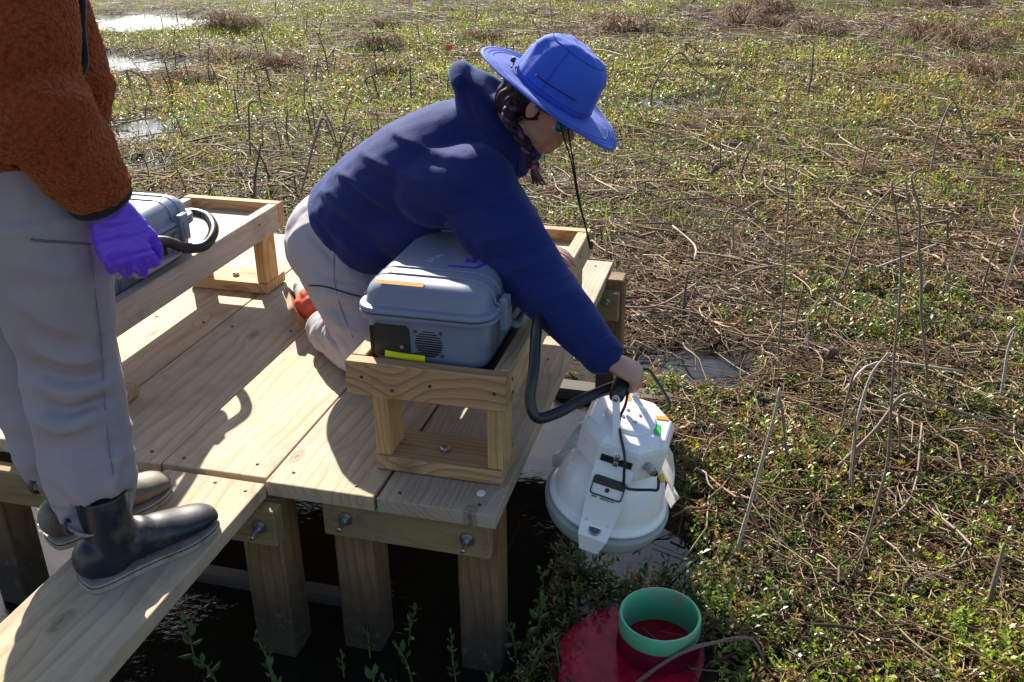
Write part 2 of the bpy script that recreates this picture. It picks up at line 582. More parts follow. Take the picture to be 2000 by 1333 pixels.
# ------------------------------------------------------------------ boardwalk platform
def bolt(p, d, parent, r=0.011, l=0.045):
    """washer, hex nut and rod sticking out of a beam along d"""
    M = frame(d, (0, 0, 1))
    b = add('bolt', *xf(merge(lathe([(0.0001, 0), (r * 1.7, 0), (r * 1.7, 0.003), (0.0001, 0.003)], 16)), M, p), MAT['steel'], parent)
    hexo = np.array([(r * 1.3 * math.cos(a), r * 1.3 * math.sin(a)) for a in np.arange(6) * math.pi / 3])
    add('nut', *xf(prism(hexo, 0.003, 0.013), M, p), MAT['steel'], b)
    add('rod', *xf(lathe([(r * 0.62, 0.0), (r * 0.62, l), (r * 0.4, l + 0.003), (0.0001, l + 0.003)], 12), M, p), MAT['steel'], b, smooth=False)
    return b


def screw_head(p, d, parent, r=0.0042):
    M = frame(d, (0.3, 0.8, 0.2))
    add('screw', *xf(lathe([(0.0001, 0.0004), (r * 0.35, 0.0004), (r * 0.45, 0.0014), (r, 0.0016), (r * 1.05, -0.002)], 12), M, p), MAT['screw'], parent)


deck = thing('boardwalk_platform', (-0.72, 0.85, WATER_Z), 'square timber platform of wide tan planks on posts over dark water', 'platform')
gap = 0.004
seams = [(-0.292, 0.0, 0.0), (-0.581, -0.300, 0.0), (-0.874, -0.5835, 0.012), (-1.176, -0.8775, 0.010), (-1.468, -1.1795, 0.016)]
for k, (x0, x1, y0) in enumerate(seams):
    V, F = bx(x0, x1, y0, 1.718 + 0.006 * (k % 3 - 1), -0.041, 0.0015 * ((k * 7) % 3 - 1), bev=0.0035, seg=2)
    pl = add('plank', V, F, MAT['deck_grey' if k == 0 else 'deck'], deck)
    for yy in (y0 + 0.045, 0.82, 1.66):
        for xx in (x0 + 0.05, x1 - 0.05):
            screw_head((xx + random.uniform(-.01, .01), yy + random.uniform(-.015, .015), 0.0012 + 0.0015 * ((k * 7) % 3 - 1)), (0, 0, 1), pl)
# beams and posts
add('beam', *bx(-0.447, -0.020, 0.018, 0.056, -0.146, -0.044, bev=0.004), MAT['beam'], deck)
add('beam', *bx(-1.470, -0.535, -0.060, -0.016, -0.146, -0.044, bev=0.004), MAT['beam'], deck)
add('beam', *bx(-1.30, 0.055, 1.500, 1.540, -0.160, -0.047, bev=0.004), MAT['beam'], deck)
add('beam', *bx(-0.095, -0.055, 0.165, 1.495, -0.150, -0.046, bev=0.004), MAT['beam_y'], deck)
add('beam', *bx(-1.46, -1.42, 0.165, 1.495, -0.150, -0.046, bev=0.004), MAT['beam_y'], deck)
for (x0, x1, y0, y1, zt) in ((-0.117, -0.013, 0.0595, 0.160, -0.046), (-0.445, -0.340, 0.0595, 0.160, -0.046),
                             (-0.662, -0.552, -0.0125, 0.090, -0.046), (-1.478, -1.388, -0.0125, 0.090, -0.046),
                             (-0.030, 0.064, 1.544, 1.640, -0.012), (-1.46, -1.37, 1.544, 1.640, -0.046)):
    add('post', *bx(x0, x1, y0, y1, -0.95, zt, bev=0.005, jit=0.002), MAT['post'], deck)
for p in ((-0.385, 0.018, -0.088), (-0.075, 0.018, -0.094), (-0.575, -0.060, -0.090), (-1.43, -0.060, -0.09)):
    bolt(p, (0.04, -1, -0.05), deck)
bolt((0.012, 1.500, -0.085), (0, -1, 0), deck, l=0.012)
add('paper_scrap', *xf(prism(np.array([(0.011 * math.cos(a) * (1 + 0.25 * math.sin(5 * a)), 0.013 * math.sin(a)) for a in np.linspace(0, 2 * math.pi, 11)[:-1]]), 0, 0.002), np.eye(3), (-0.055, 0.075, 0.0015)), MAT['sticker'], deck)

walk = thing('walkway', (-0.715, -1.2, WATER_Z), 'single wide plank walkway under the rubber boots running to the lower left', 'walkway')
wp = add('plank', *bx(-0.853, -0.577, -3.2, -0.006, -0.041, -0.001, bev=0.004, seg=2), MAT['deck'], walk)
for p in ((-0.61, -0.045, 0.0), (-0.82, -0.045, 0.0), (-0.70, -0.03, 0)):
    screw_head(p, (0, 0, 1), wp)
add('beam', *bx(-0.90, -0.53, -1.62, -1.58, -0.15, -0.043, bev=0.004), MAT['beam'], walk)
add('post', *bx(-0.76, -0.67, -1.575, -1.485, -0.95, -0.044, bev=0.005), MAT['post'], walk)
add('post', *bx(-0.865, -0.775, 0.30, 0.39, -0.95, -0.25, bev=0.005), MAT['post'], deck)

sill1 = add('sunken_sill', *bx(-0.20, 0.355, 1.56, 1.66, -0.60, -0.500, bev=0.008, jit=0.004), MAT['sill'])
tag(sill1, 'wet sill timber lying in the water by the back post', 'timber')
sill2 = add('sunken_sill', *bx(-1.05, -0.50, 0.20, 0.26, -0.60, -0.515, bev=0.008, jit=0.004), MAT['sill'])
tag(sill2, 'dark sill timber in the water below the walkway plank', 'timber')


# ------------------------------------------------------------------ instrument stands (trays on legs)
def stand(x0, x1, y0, y1, label, weathered):
    t = thing('instrument_stand', ((x0 + x1) / 2, (y0 + y1) / 2, 0.002), label, 'stand', 'timber stands on the platform')
    sy = MAT['tray_grey'] if weathered else MAT['stand_y']
    sx = MAT['stand_x']
    zt, zb = 0.300, 0.211
    add('side_board', *bx(x0, x0 + 0.038, y0 + 0.0385, y1 - 0.0385, zb, zt, bev=0.003), sy, t)
    rb = add('side_board', *bx(x1 - 0.038, x1, y0 + 0.0385, y1 - 0.0385, zb, zt + 0.001, bev=0.003), sy, t)
    fb = add('end_board', *bx(x0 - 0.001, x1 + 0.001, y0, y0 + 0.038, zb, zt, bev=0.003), sx, t)
    add('end_board', *bx(x0 - 0.001, x1 + 0.001, y1 - 0.038, y1, zb, zt + 0.002, bev=0.003), sx, t)
    add('tray_floor', *bx(x0 + 0.0385, x1 - 0.0385, y0 + 0.039, y1 - 0.039, 0.250, 0.264, bev=0.001), MAT['tray_floor'], t)
    for yf in (y0 + 0.012, y1 - 0.155):
        ft = add('foot', *bx(x0 + 0.055, x1 - 0.014, yf, yf + 0.140, 0.002, 0.040, bev=0.003), sx, t)
        add('bolt_head', *xf(lathe([(0.013, 0), (0.013, 0.009), (0.010, 0.012), (0.0001, 0.012)], 6), np.eye(3), ((x0 + x1) / 2 + 0.02, yf + 0.06, 0.0405)), MAT['steel'], ft)
        for xl in (x0 + 0.0555, x1 - 0.0525):
            add('leg', *bx(xl, xl + 0.038, yf + 0.006, yf + 0.095, 0.0408, 0.2495 if yf > y0 + 0.04 else 0.2105, bev=0.003), MAT['stand_z'], t)
    for fx, fz in ((0.04, 0.262), (0.115, 0.235), (0.21, 0.258), (0.365, 0.258)):
        screw_head((x0 + fx, y0 - 0.0003, fz), (0, -1, 0), fb)
    for fy, fz in ((0.06, 0.27), (0.06, 0.235), (0.9, 0.27)):
        screw_head((x1 + 0.0003, y0 + fy, fz), (1, 0, 0), rb)
    return t


stand2 = stand(-0.392, 0.000, 0.105, 1.190, 'timber stand with a tray on the right, under the open-sided grey case', False)
stand1 = stand(-1.502, -1.126, 0.165, 1.245, 'weathered timber stand on the left, beside the purple glove', True)
# ------------------------------------------------------------------ grey instrument cases
I3 = np.eye(3)


def rr_ring(w, l, r, z, n=7):
    o = rrect(w, l, r, n)
    return np.hstack([o, np.full((len(o), 1), z)])


def strokes(lines, z, width, o, M=I3):
    """flat pen or tape strokes lying on a surface (local xy polylines)"""
    parts = []
    for ln in lines:
        for a, b in zip(ln[:-1], ln[1:]):
            a, b = np.array(a, float), np.array(b, float)
            d = unit(b - a); nrm = np.array([-d[1], d[0]]) * width / 2
            a2, b2 = a - d * width * 0.4, b + d * width * 0.4
            parts.append(prism(np.array([a2 - nrm, b2 - nrm, b2 + nrm, a2 + nrm]), z, z + 0.0006 + 0.00007 * len(parts)))
    return xf(merge(*parts), M, o)


def instrument_case(o, label, front=True, marks=False):
    o = np.array(o, float)
    t = thing('instrument_case', o, label, 'case', 'grey instrument cases')
    W, Ln = 0.305, 0.50
    body = rings_to_mesh([rr_ring(W - .030, Ln - .030, .035, 0), rr_ring(W - .014, Ln - .014, .042, .010), rr_ring(W, Ln, .045, .116),
                          rr_ring(W + .03, Ln + .03, .055, .120), rr_ring(W + .034, Ln + .034, .056, .124), rr_ring(W + .034, Ln + .034, .056, .131),
                          rr_ring(W + .024, Ln + .024, .054, .1325)])
    bd = add('base_shell', *xf(body, I3, o), MAT['case'], t)
    lid = rings_to_mesh([rr_ring(W + .024, Ln + .024, .054, .1345), rr_ring(W + .034, Ln + .034, .056, .136), rr_ring(W + .034, Ln + .034, .056, .143),
                         rr_ring(W + .030, Ln + .030, .055, .147), rr_ring(W + .004, Ln + .004, .045, .150), rr_ring(W, Ln, .045, .156), rr_ring(W - .004, Ln - .004, .045, .174),
                         rr_ring(W - .014, Ln - .014, .045, .186), rr_ring(W - .034, Ln - .034, .045, .197), rr_ring(W - .062, Ln - .062, .04, .204), rr_ring(W - .09, Ln - .09, .035, .2065)])
    ld = add('lid', *xf(lid, I3, o), MAT['case'], t)
    for ob in (bd, ld):
        md = ob.modifiers.new('soft', 'BEVEL'); md.width = 0.0015; md.segments = 2; md.limit_method = 'ANGLE'
        ob.data.polygons.foreach_set('use_smooth', np.ones(len(ob.data.polygons), dtype=bool))
        ob.data.set_sharp_from_angle(angle=math.radians(32))
    # ridges running across the lid and down the sides
    for yy in (-0.185, -0.140, 0.140, 0.185):
        P = [(-.170, yy, .148), (-.1555, yy, .158), (-.152, yy, .176), (-.1395, yy, .1925), (-.1215, yy, .2030), (-.10, yy, .2078), (.10, yy, .2078), (.1215, yy, .2030), (.1395, yy, .1925), (.152, yy, .176), (.1555, yy, .158), (.170, yy, .148)]
        add('ridge', *xf(tube(np.array(P), 0.0032, 6), I3, o), MAT['case'], ld, smooth=True)
        for s in (-1, 1):
            add('ridge', *xf(tube(np.array([(s * .170, yy, .122), (s * .1525, yy, .108), (s * .149, yy, .03)]), 0.004, 6), I3, o), MAT['case'], bd, smooth=True)
    # latches and carrying handle on the right side
    for yy in (-0.1625, 0.1625):
        la = add('latch', *xf(box(.174, yy, .125, .020, .040, .082, bev=.005, seg=2), I3, o), MAT['case'], t)
        add('latch_plate', *xf(box(.1855, yy, .118, .004, .026, .046, bev=.0012), I3, o), MAT['case'], la)
    add('handle', *xf(tube(np.array([(.152, -.110, .085), (.172, -.108, .078), (.187, -.098, .070), (.190, 0, .068), (.187, .098, .070), (.172, .108, .078), (.152, .110, .085)]), [.008, .009, .0115, .012, .0115, .009, .008], 10, samples=30), I3, o), MAT['case'], t, smooth=True)
    add('handle_recess', *xf(box(.1525, 0, .083, .004, .19, .050, bev=.001), I3, o), MAT['case_dark'], t)
    if front:
        yf = -Ln / 2
        Mf = np.array([[1, 0, 0], [0, 0, 1], [0, -1, 0.0]])          # local xy -> front face xz, z -> -y
        lean = 0.002
        d_ = rrect(.092, .082, .012, 4); d_[:, 0] += -0.083; d_[:, 1] += .063
        dr = add('service_door', *xf(prism(d_, -.004, .004), Mf, o + (0, yf, 0)), MAT['black_plastic'], t)
        add('hinge', *xf(cyl((-.1305, .030, .004), (-.1305, .098, .004), .004, n=8), Mf, o + (0, yf, 0)), MAT['black_plastic'], dr)
        a = np.linspace(0.5, 2 * np.pi + 0.1, 18)
        add('lock_ring', *xf(tube(np.stack([-.054 + .0095 * np.cos(a), .047 + .0095 * np.sin(a), np.full(18, .0065)], 1), .0013, 6), Mf, o + (0, yf, 0)), MAT['screw'], dr, smooth=True)
        add('lock', *xf(cyl((-.054, .052, .003), (-.054, .052, .008), .005, n=12), Mf, o + (0, yf, 0)), MAT['steel'], dr)
        sl = []
        for k in range(11):
            zz = .062 + (k - 5) * .0062
            hw = math.sqrt(max(0, .034 ** 2 - (zz - .062) ** 2)) * .95 + .002
            sl.append(prism(rrect(2 * hw, .0030, .0014, 2) + np.array([.010, zz]), -.003, .0006))
        sl = merge(*sl)
        add('vent_slots', *xf(sl, Mf, o + (0, yf + lean, 0)), MAT['case_dark'], t)
        for sx_, sz_ in ((-.021, .092), (.041, .093), (-.020, .033), (.042, .034)):
            add('screw', *xf(lathe([(.0048, -.003), (.0045, .0015), (.003, .003), (.0001, .0034)], 12), Mf, o + (sx_ - 0.0005, yf + lean, sz_)), MAT['screw'], t, smooth=True)
        yt = strokes([[(-.092, .024), (-.05, .021), (-.005, .0205)]], .0052, .016, o + (0, yf, .006), Mf)
        add('yellow_tape', *yt, MAT['tape_yellow'], t)
        # orange tape on the sloping front of the lid, paper label on the right side
        Mo = frame((0, -.447, .894), (1, 0, 0))
        add('orange_tape', *strokes([[(-.085, 0.0), (.022, .0)]], .0003, .012, o + (-.03, -.2265, .2010), Mo), MAT['tape_orange'], t)
    Ms = np.array([[0, 1, 0], [0, 0, 1], [1, 0, 0.0]])
    add('paper_label', *xf(prism(rrect(.075, .045, .003, 2), 0, .0012), Ms, o + (.1555, -.05, .166)), MAT['sticker'], t)
    if marks:
        zt = .2068
        pm = plain('purple_marker', (0.05, 0.015, 0.50), 0.6)
        # block letters L and S in broad purple marker, read from the right
        add('marker_letters', *strokes([[(.020, -.105), (.088, -.105), (.100, -.070)], [(.052, -.055), (.052, -.066), (.072, -.066), (.062, -.030), (.086, -.030), (.09, -.058)]], zt, .0095, o), pm, t)
        sm = plain('pale_scrawl', (0.40, 0.43, 0.55), 0.7)
        W_ = lambda *p: [(-.045 + q[0] * .9, -.085 + q[1] * .9) for q in p]
        add('handwriting', *strokes([W_((0, 0), (.016, -.004), (.018, .010)), W_((.004, .020), (.017, .016)), W_((.020, .026), (.018, .034)), W_((.012, .040), (.020, .046), (.026, .038), (.018, .036)), W_((.020, .055), (.034, .050))], zt, .0022, o), sm, t)
    return t


case2 = instrument_case((-0.2115, 0.412, 0.2745), 'grey case with black service door and yellow tape in front of the kneeling person', True, True)
case1 = instrument_case((-1.325, 0.505, 0.2650), 'grey case with side handle on the left stand behind the purple glove', False)
# dark rubber mat under the right case
mat_ = add('rubber_mat', *bx(-0.352, -0.040, 0.150, 0.68, 0.2645, 0.2740, bev=0.001), MAT['black_plastic'])
tag(mat_, 'thin black mat under the grey case on the right stand', 'mat')
for nm in ('base_shell', 'lid'): pass

# ------------------------------------------------------------------ hoses
def corrugated(P, r, n=14, pitch=0.0042):
    P = np.asarray(P, float)
    Q = catmull(P, 400)
    L_ = np.linalg.norm(np.diff(Q, axis=0), axis=1).sum()
    k = int(L_ / (pitch / 2))
    Q = catmull(P, k)
    R = np.where((np.arange(k) % 2) == 0, r, r * 0.90)
    return tube(Q, R, n)


h2 = add('air_hose', *corrugated([(-0.04, 0.50, 0.36), (0.012, 0.42, 0.385), (0.036, 0.30, 0.400), (0.052, 0.185, 0.385), (0.066, 0.105, 0.335), (0.067, 0.066, 0.275), (0.085, 0.060, 0.236), (0.125, 0.093, 0.236), (0.165, 0.140, 0.246), (0.212, 0.180, 0.258), (0.246, 0.205, 0.264)], 0.0132), MAT['hose'], smooth=True)
tag(h2, 'black corrugated hose hanging from the right case to the white chamber', 'hose', 'black corrugated hoses')
h1 = add('air_hose', *corrugated([(-1.33, 0.745, 0.335), (-1.28, 0.865, 0.360), (-1.198, 0.860, 0.362), (-1.124, 0.784, 0.358), (-1.090, 0.716, 0.348), (-1.086, 0.655, 0.338), (-1.108, 0.600, 0.350), (-1.125, 0.545, 0.385), (-1.120, 0.47, 0.412), (-1.115, 0.38, 0.43)], 0.0158), MAT['hose'], smooth=True)
tag(h1, 'black hose looped over the tray of the left stand', 'hose', 'black corrugated hoses')

# ------------------------------------------------------------------ white gas chamber held over the water
CH_B = np.array([0.214, 0.228, -0.114])
CH_T = CH_B + np.array([0.21, -0.10, 1.0]) * 0.3
CH_M = frame(CH_T - CH_B, (-0.04, -1.0, 0))
chamber = thing('gas_chamber', CH_B, 'white domed gas chamber hanging by its handle from the bent hand', 'chamber')


def cadd(name, VF, mat, parent=None, smooth=False):
    return add(name, *xf(VF, CH_M, CH_B), mat, parent or chamber, smooth)


def radial(VF, deg):
    V, F = VF
    a = math.radians(deg)
    Rm = np.array([[math.cos(a), math.sin(a), 0], [-math.sin(a), math.cos(a), 0], [0, 0, 1]])
    return np.asarray(V) @ Rm, F


HZ = .045
cadd('skirt', lathe([(.120, .012), (.131, .001), (.141, .005), (.1500, .022), (.1550, .045), (.1555, .052), (.150, .0545), (.132, .056)], 72), MAT['rubber_grey'], smooth=True)
dome = cadd('dome', lathe([(.128, .055), (.143, .0575), (.1475, .062), (.1465, .068), (.1395, .072), (.1345, .077), (.1335, .095), (.1305, .116), (.1235, .140), (.1125, .163), (.097, .183), (.077, .199), (.05, .210)], 72), MAT['white'], smooth=True)
# eight-sided housing: wide front, chamfered corners
def octo(w, ch):
    h = w / 2; c = ch
    return np.array([(h, -h + c), (h, h - c), (h - c, h), (-h + c, h), (-h, h - c), (-h, -h + c), (-h + c, -h), (h - c, -h)])
def oring(w, c, z): return np.hstack([octo(w, c), np.full((8, 1), z)])
hous = cadd('housing', rings_to_mesh([oring(.150, .036, .186), oring(.204, .052, .212), oring(.206, .057, .280), oring(.202, .057, .290), oring(.184, .052, .3025), oring(.176, .050, .3045)]), MAT['white'])
md = hous.modifiers.new('soft', 'BEVEL'); md.width = 0.003; md.segments = 2
cadd('cap_disc', lathe([(.060, .3040), (.060, .3080), (.054, .3105), (.040, .3118), (.0001, .3122)], 48), MAT['white'], hous, smooth=True)
for a in (35, 125, 215, 305):
    x, y = .022 * math.cos(math.radians(a)), .022 * math.sin(math.radians(a))
    cadd('screw', lathe([(.0042, .311), (.0042, .3138), (.0001, .3142)], 10), MAT['steel'], hous).location += Vector(np.array([x, y, 0]) @ CH_M)


def ribbon(path, widths, th=.003):
    """bent sheet metal: path of (r, z), width per point, lying in the xz plane"""
    rings = []
    P = np.array(path, float)
    T = np.gradient(P, axis=0)
    for (r, z), w, t_ in zip(P, widths, T):
        nx, nz = unit([-t_[1], t_[0]])
        rings.append(np.array([(r - nx * th / 2, -w / 2, z - nz * th / 2), (r - nx * th / 2, w / 2, z - nz * th / 2), (r + nx * th / 2, w / 2, z + nz * th / 2), (r + nx * th / 2, -w / 2, z + nz * th / 2)]))
    return rings_to_mesh(rings)


arm_path = [(.100, .236), (.109, .229), (.1335, .165), (.1465, .112), (.152, .096), (.172, .078), (.176, .074), (.1725, .036), (.172, .028)]
arm_w = [.092, .092, .088, .078, .076, .070, .068, .048, .046]
arms = []
for deg in (0, 122, 238):
    ar = cadd('bracket_arm', radial(ribbon(arm_path, arm_w), deg), MAT['white'])
    arms.append(ar)
    for s in (-1, 1):
        pt = radial((np.array([[.1500, s * .026, .1015]]), []), deg)[0][0]
        Mx = frame(np.array([pt[0], pt[1], .09]) @ CH_M, (0, 0, 1))
        add('screw', *xf(lathe([(.0028, .0), (.0028, .0035), (.0001, .0038)], 8), Mx, pt @ CH_M + CH_B), MAT['steel'], ar)
# on the front arm: level, window plate and lettering
fr_n = np.array([.0893, 0, .45]); fr_n = unit([.934, 0, .357])
fr_o = np.array([.1225, 0, .1965])
fr_M = np.array([[0, 1, 0], unit([-.357, 0, .934]), fr_n]) @ CH_M
def fplate(VF, off=0.0, z=.003): return xf(VF, fr_M, (fr_o + fr_n * z) @ CH_M + CH_B)
def outline_frame(w, h, r, th, z0, z1):
    o_, i_ = rrect(w, h, r, 5), rrect(w - 2 * th, h - 2 * th, max(r - th, .001), 5)
    n = len(o_)
    H = lambda p, z: np.hstack([p, np.full((n, 1), z)])
    V = np.vstack([H(o_, z0), H(o_, z1), H(i_, z1), H(i_, z0)])
    F = []
    for k in range(3):
        for j in range(n):
            a, b = k * n + j, k * n + (j + 1) % n
            F.append((a, b, b + n, a + n))
    return V, F
sh = lambda VF, dx, dy: (np.asarray(VF[0]) + np.array([dx, dy, 0]), VF[1])
fa = arms[0]
add('plate_border', *fplate(sh(outline_frame(.076, .048, .008, .0026, -.004, .0018), 0, -.008)), MAT['black_plastic'], fa)
add('plate_window', *fplate(sh(prism(rrect(.072, .019, .004, 3), -.004, .0012), 0, .0045)), MAT['black_plastic'], fa)
add('plate_knob', *fplate(sh(lathe([(.0048, -.002), (.0048, .004), (.003, .006), (.0001, .006)], 14), 0, -.0135)), MAT['black_plastic'], fa)
lets = []
for k, x in enumerate((-.030, -.026, -.022, -.010, -.006, -.002, .003, .008, .014, .019)):
    lets.append(prism(np.array([(x, -.0385), (x + .0022, -.0385), (x + .0026, -.0352), (x + .0006, -.0350)]), -.002, .0007))
add('lettering', *fplate(merge(*lets)), MAT['black_plastic'], fa)
cadd('front_window', sh(merge(box(.1025, 0, .252, .006, .074, .019, bev=.001)), 0, 0), MAT['black_plastic'], hous)
cadd('catch', merge(box(.107, 0, .248, .008, .012, .014, bev=.002), cyl((.103, 0, .262), (.110, 0, .262), .006, n=12)), MAT['steel'], hous)
lev_M = np.array([[0, 1, 0], unit([-.95, 0, -.29 + .6 * 0]), [0, 0, 1]]) @ CH_M
ln_ = unit([.29, 0, .957])
lev_M = frame(ln_ @ CH_M, np.array([0, 1, 0]) @ CH_M)
lev_o = np.array([.1615, 0, .0885]) @ CH_M + CH_B
add('bubble_level', *xf(lathe([(.0150, -.003), (.0150, .0015), (.0128, .0025), (.0124, .0015), (.0001, .0012)], 28), lev_M, lev_o), MAT['steel'], fa, smooth=False)
add('level_dial', *xf(lathe([(.0120, .0011), (.0120, .0022), (.0001, .0024)], 24), lev_M, lev_o), plain('dull_dial', (0.10, 0.09, 0.085), 0.5, 0, 0.6, 120), fa)
# handle: two flat bars hanging plumb from the hand, and a black grip
LW = lambda x, y, z: np.array([x, y, z]) @ CH_M + CH_B
tops = []
for s in (1, -1):
    pb = LW(s * .1050, 0, .268 if s > 0 else .262)
    ptp = LW(0, 0, .266) + np.array([-.016, .004, .128]) + CH_M[0] * s * .074
    tops.append(ptp)
    d_ = unit(ptp - pb); Lb_ = np.linalg.norm(ptp - pb)
    Mh = frame(d_, CH_M[1])
    o_ = np.array([(-.0085, -.008), (.0085, -.008), (.0085, Lb_), (.006, Lb_ + .006), (0, Lb_ + .0085), (-.006, Lb_ + .006), (-.0085, Lb_)])
    V, F = prism(o_, -.0018, .0018)
    V = np.stack([V[:, 0], V[:, 2], V[:, 1]], 1)
    hb = add('handle_bar', *xf((V, F), Mh, pb), MAT['white'], chamber)
    for q_ in (pb, ptp):
        add('bolt', *xf(lathe([(.0062, -.001), (.0062, .004), (.0035, .0052), (.0001, .0052)], 14), frame(CH_M[0] * s, CH_M[1]), q_ + CH_M[0] * s * .001), MAT['steel'], hb)
GRIP_C = (tops[0] + tops[1]) / 2
GRIP_AX = unit(tops[0] - tops[1])
add('grip', *tube(np.array([GRIP_C + GRIP_AX * .070, GRIP_C + GRIP_AX * .045 + (0, 0, .003), GRIP_C + (0, 0, .005), GRIP_C - GRIP_AX * .045 + (0, 0, .003), GRIP_C - GRIP_AX * .070]), [.0165, .019, .019, .019, .017], 16, samples=18), MAT['black_plastic'], chamber, smooth=True)
for nm, w_, l_, px_, py_, rz_ in (('orange_tape', .030, .013, -.040, .068, 1.9), ('orange_tape', .026, .013, -.070, -.022, 0.2), ('green_tape', .040, .014, .010, .066, 0.15)):
    cr_, sr_ = math.cos(rz_), math.sin(rz_)
    cadd(nm, xf(prism(rrect(w_, l_, .001, 1), 0, .0012), np.array([[cr_, sr_, 0], [-sr_, cr_, 0], [0, 0, 1]]), (px_, py_, .3052)), MAT[nm.replace('orange_tape', 'tape_orange').replace('green_tape', 'tape_green')], hous)
# connectors on the right front corner and their cable
cx_n = unit([.70, .70, 0])
cpt = np.array([.0765, .0765, .240])
for k, (off, zz, r, l, mt_) in enumerate(((-.012, .014, .010, .026, 'steel'), (.010, -.006, .008, .014, 'black_plastic'))):
    c0 = cpt + np.array([-.7, .7, 0]) * off + np.array([0, 0, zz])
    cadd('connector', cyl(c0, c0 + cx_n * l, r, r * .85, 14), MAT[mt_])
cc = cpt + cx_n * .026 + np.array([0, 0, -.002]); 
cadd('connector', cyl(cc + np.array([-.008, .008, .006]), cc + np.array([-.008, .008, -.002]) + cx_n * .016, .008, .006, 12), plain('yellow_plug', (0.75, 0.45, 0.02), 0.5))
ca = add('signal_cable', *tube(np.array([LW(*(cc + (-.004, .006, .0))), LW(*(cc + (.022, .012, -.012))), LW(*(cc + (.026, -.004, -.018))), LW(.132, .040, .212), LW(.130, .026, .245), LW(.120, .016, .285), GRIP_C + GRIP_AX * .085 + (.012, 0, -.055), GRIP_C + GRIP_AX * .072 + (.022, 0, -.012), GRIP_C + GRIP_AX * .02 + (.018, 0, .002)]), .0034, 8, samples=60), MAT['hose'], smooth=True)
tag(ca, 'thin black cable curving down the front of the white chamber to its yellow plug', 'cable')
cb = add('signal_cable', *tube(np.array([GRIP_C - GRIP_AX * .05 + (.012, 0, .0), GRIP_C - GRIP_AX * .085 + (.04, 0, -.012), GRIP_C - GRIP_AX * .095 + (.062, 0, -.045), LW(-.110, .075, .300), LW(-.095, .060, .268)]), .0042, 8, samples=40), MAT['hose'], smooth=True)
tag(cb, 'black cable looping behind the handle of the white chamber', 'cable')

# ------------------------------------------------------------------ soil collar standing in red water
COL = np.array([0.372, 0.262])
collar = thing('soil_collar', (COL[0], COL[1], -0.60), 'round green pipe collar standing in the dark red water', 'collar')
gm = plain('green_pipe', (0.10, 0.47, 0.26), 0.35, 0, 0.06, 20, dirt=((0.30, 0.28, 0.18), 9, 0.52, 0.75))
rm = plain('maroon_pipe', (0.16, 0.006, 0.022), 0.3, 0, 0.2, 20)
co = (COL[0], COL[1], 0)
add('green_band', *xf(lathe([(.099, -.56), (.099, -.4325), (.1005, -.430), (.106, -.430), (.1075, -.4325), (.1085, -.476), (.107, -.478)], 72), I3, co), gm, collar, smooth=True)
add('lower_pipe', *xf(lathe([(.1062, -.474), (.1085, -.480), (.1095, -.50), (.112, -.56), (.113, -.62)], 72), I3, co), rm, collar, smooth=True)
# ------------------------------------------------------------------ figure kit: lofted limbs fused into one skin
def etube(P, A, B=None, ref=(0, 0, 1), n=20, samples=None, round_ends=True, endk=1.0):
    P = np.asarray(P, float)
    A = np.full(len(P), A, float) if np.isscalar(A) else np.asarray(A, float)
    B = A if B is None else (np.full(len(P), B, float) if np.isscalar(B) else np.asarray(B, float))
    D = catmull(np.hstack([P, A[:, None], B[:, None]]), samples or (len(P) * 6))
    P, A, B = D[:, :3], D[:, 3], D[:, 4]
    T = np.gradient(P, axis=0); T /= np.linalg.norm(T, axis=1)[:, None] + 1e-12
    if round_ends:
        def endcap(p, t, a, b, s):
            m_ = min(a, b) * endk
            return [(p + t * s * m_ * math.sin(q), a * math.cos(q), b * math.cos(q)) for q in (0.45, 0.9, 1.25, 1.5)]
        e0 = endcap(P[0], T[0], A[0], B[0], -1)[::-1]
        e1 = endcap(P[-1], T[-1], A[-1], B[-1], 1)
        P = np.vstack([[e[0] for e in e0], P, [e[0] for e in e1]])
        A = np.concatenate([[e[1] for e in e0], A, [e[1] for e in e1]])
        B = np.concatenate([[e[2] for e in e0], B, [e[2] for e in e1]])
        T = np.vstack([np.repeat(T[:1], 4, 0), T, np.repeat(T[-1:], 4, 0)])
    ang = np.linspace(0, 2 * np.pi, n, endpoint=False)
    ref = np.asarray(ref, float)
    rings = []
    for i in range(len(P)):
        u = unit(ref - T[i] * np.dot(ref, T[i]))
        w = np.cross(T[i], u)
        rings.append(P[i] + A[i] * np.cos(ang)[:, None] * u + B[i] * np.sin(ang)[:, None] * w)
    return rings_to_mesh(rings)


def ball(c, r, M=I3, n=20):
    a = np.linspace(-np.pi / 2 + .06, np.pi / 2 - .06, 12)
    V, F = lathe([(math.cos(q), math.sin(q)) for q in a], n, cap=True)
    return (V * np.asarray(r, float)) @ M + np.asarray(c, float), F


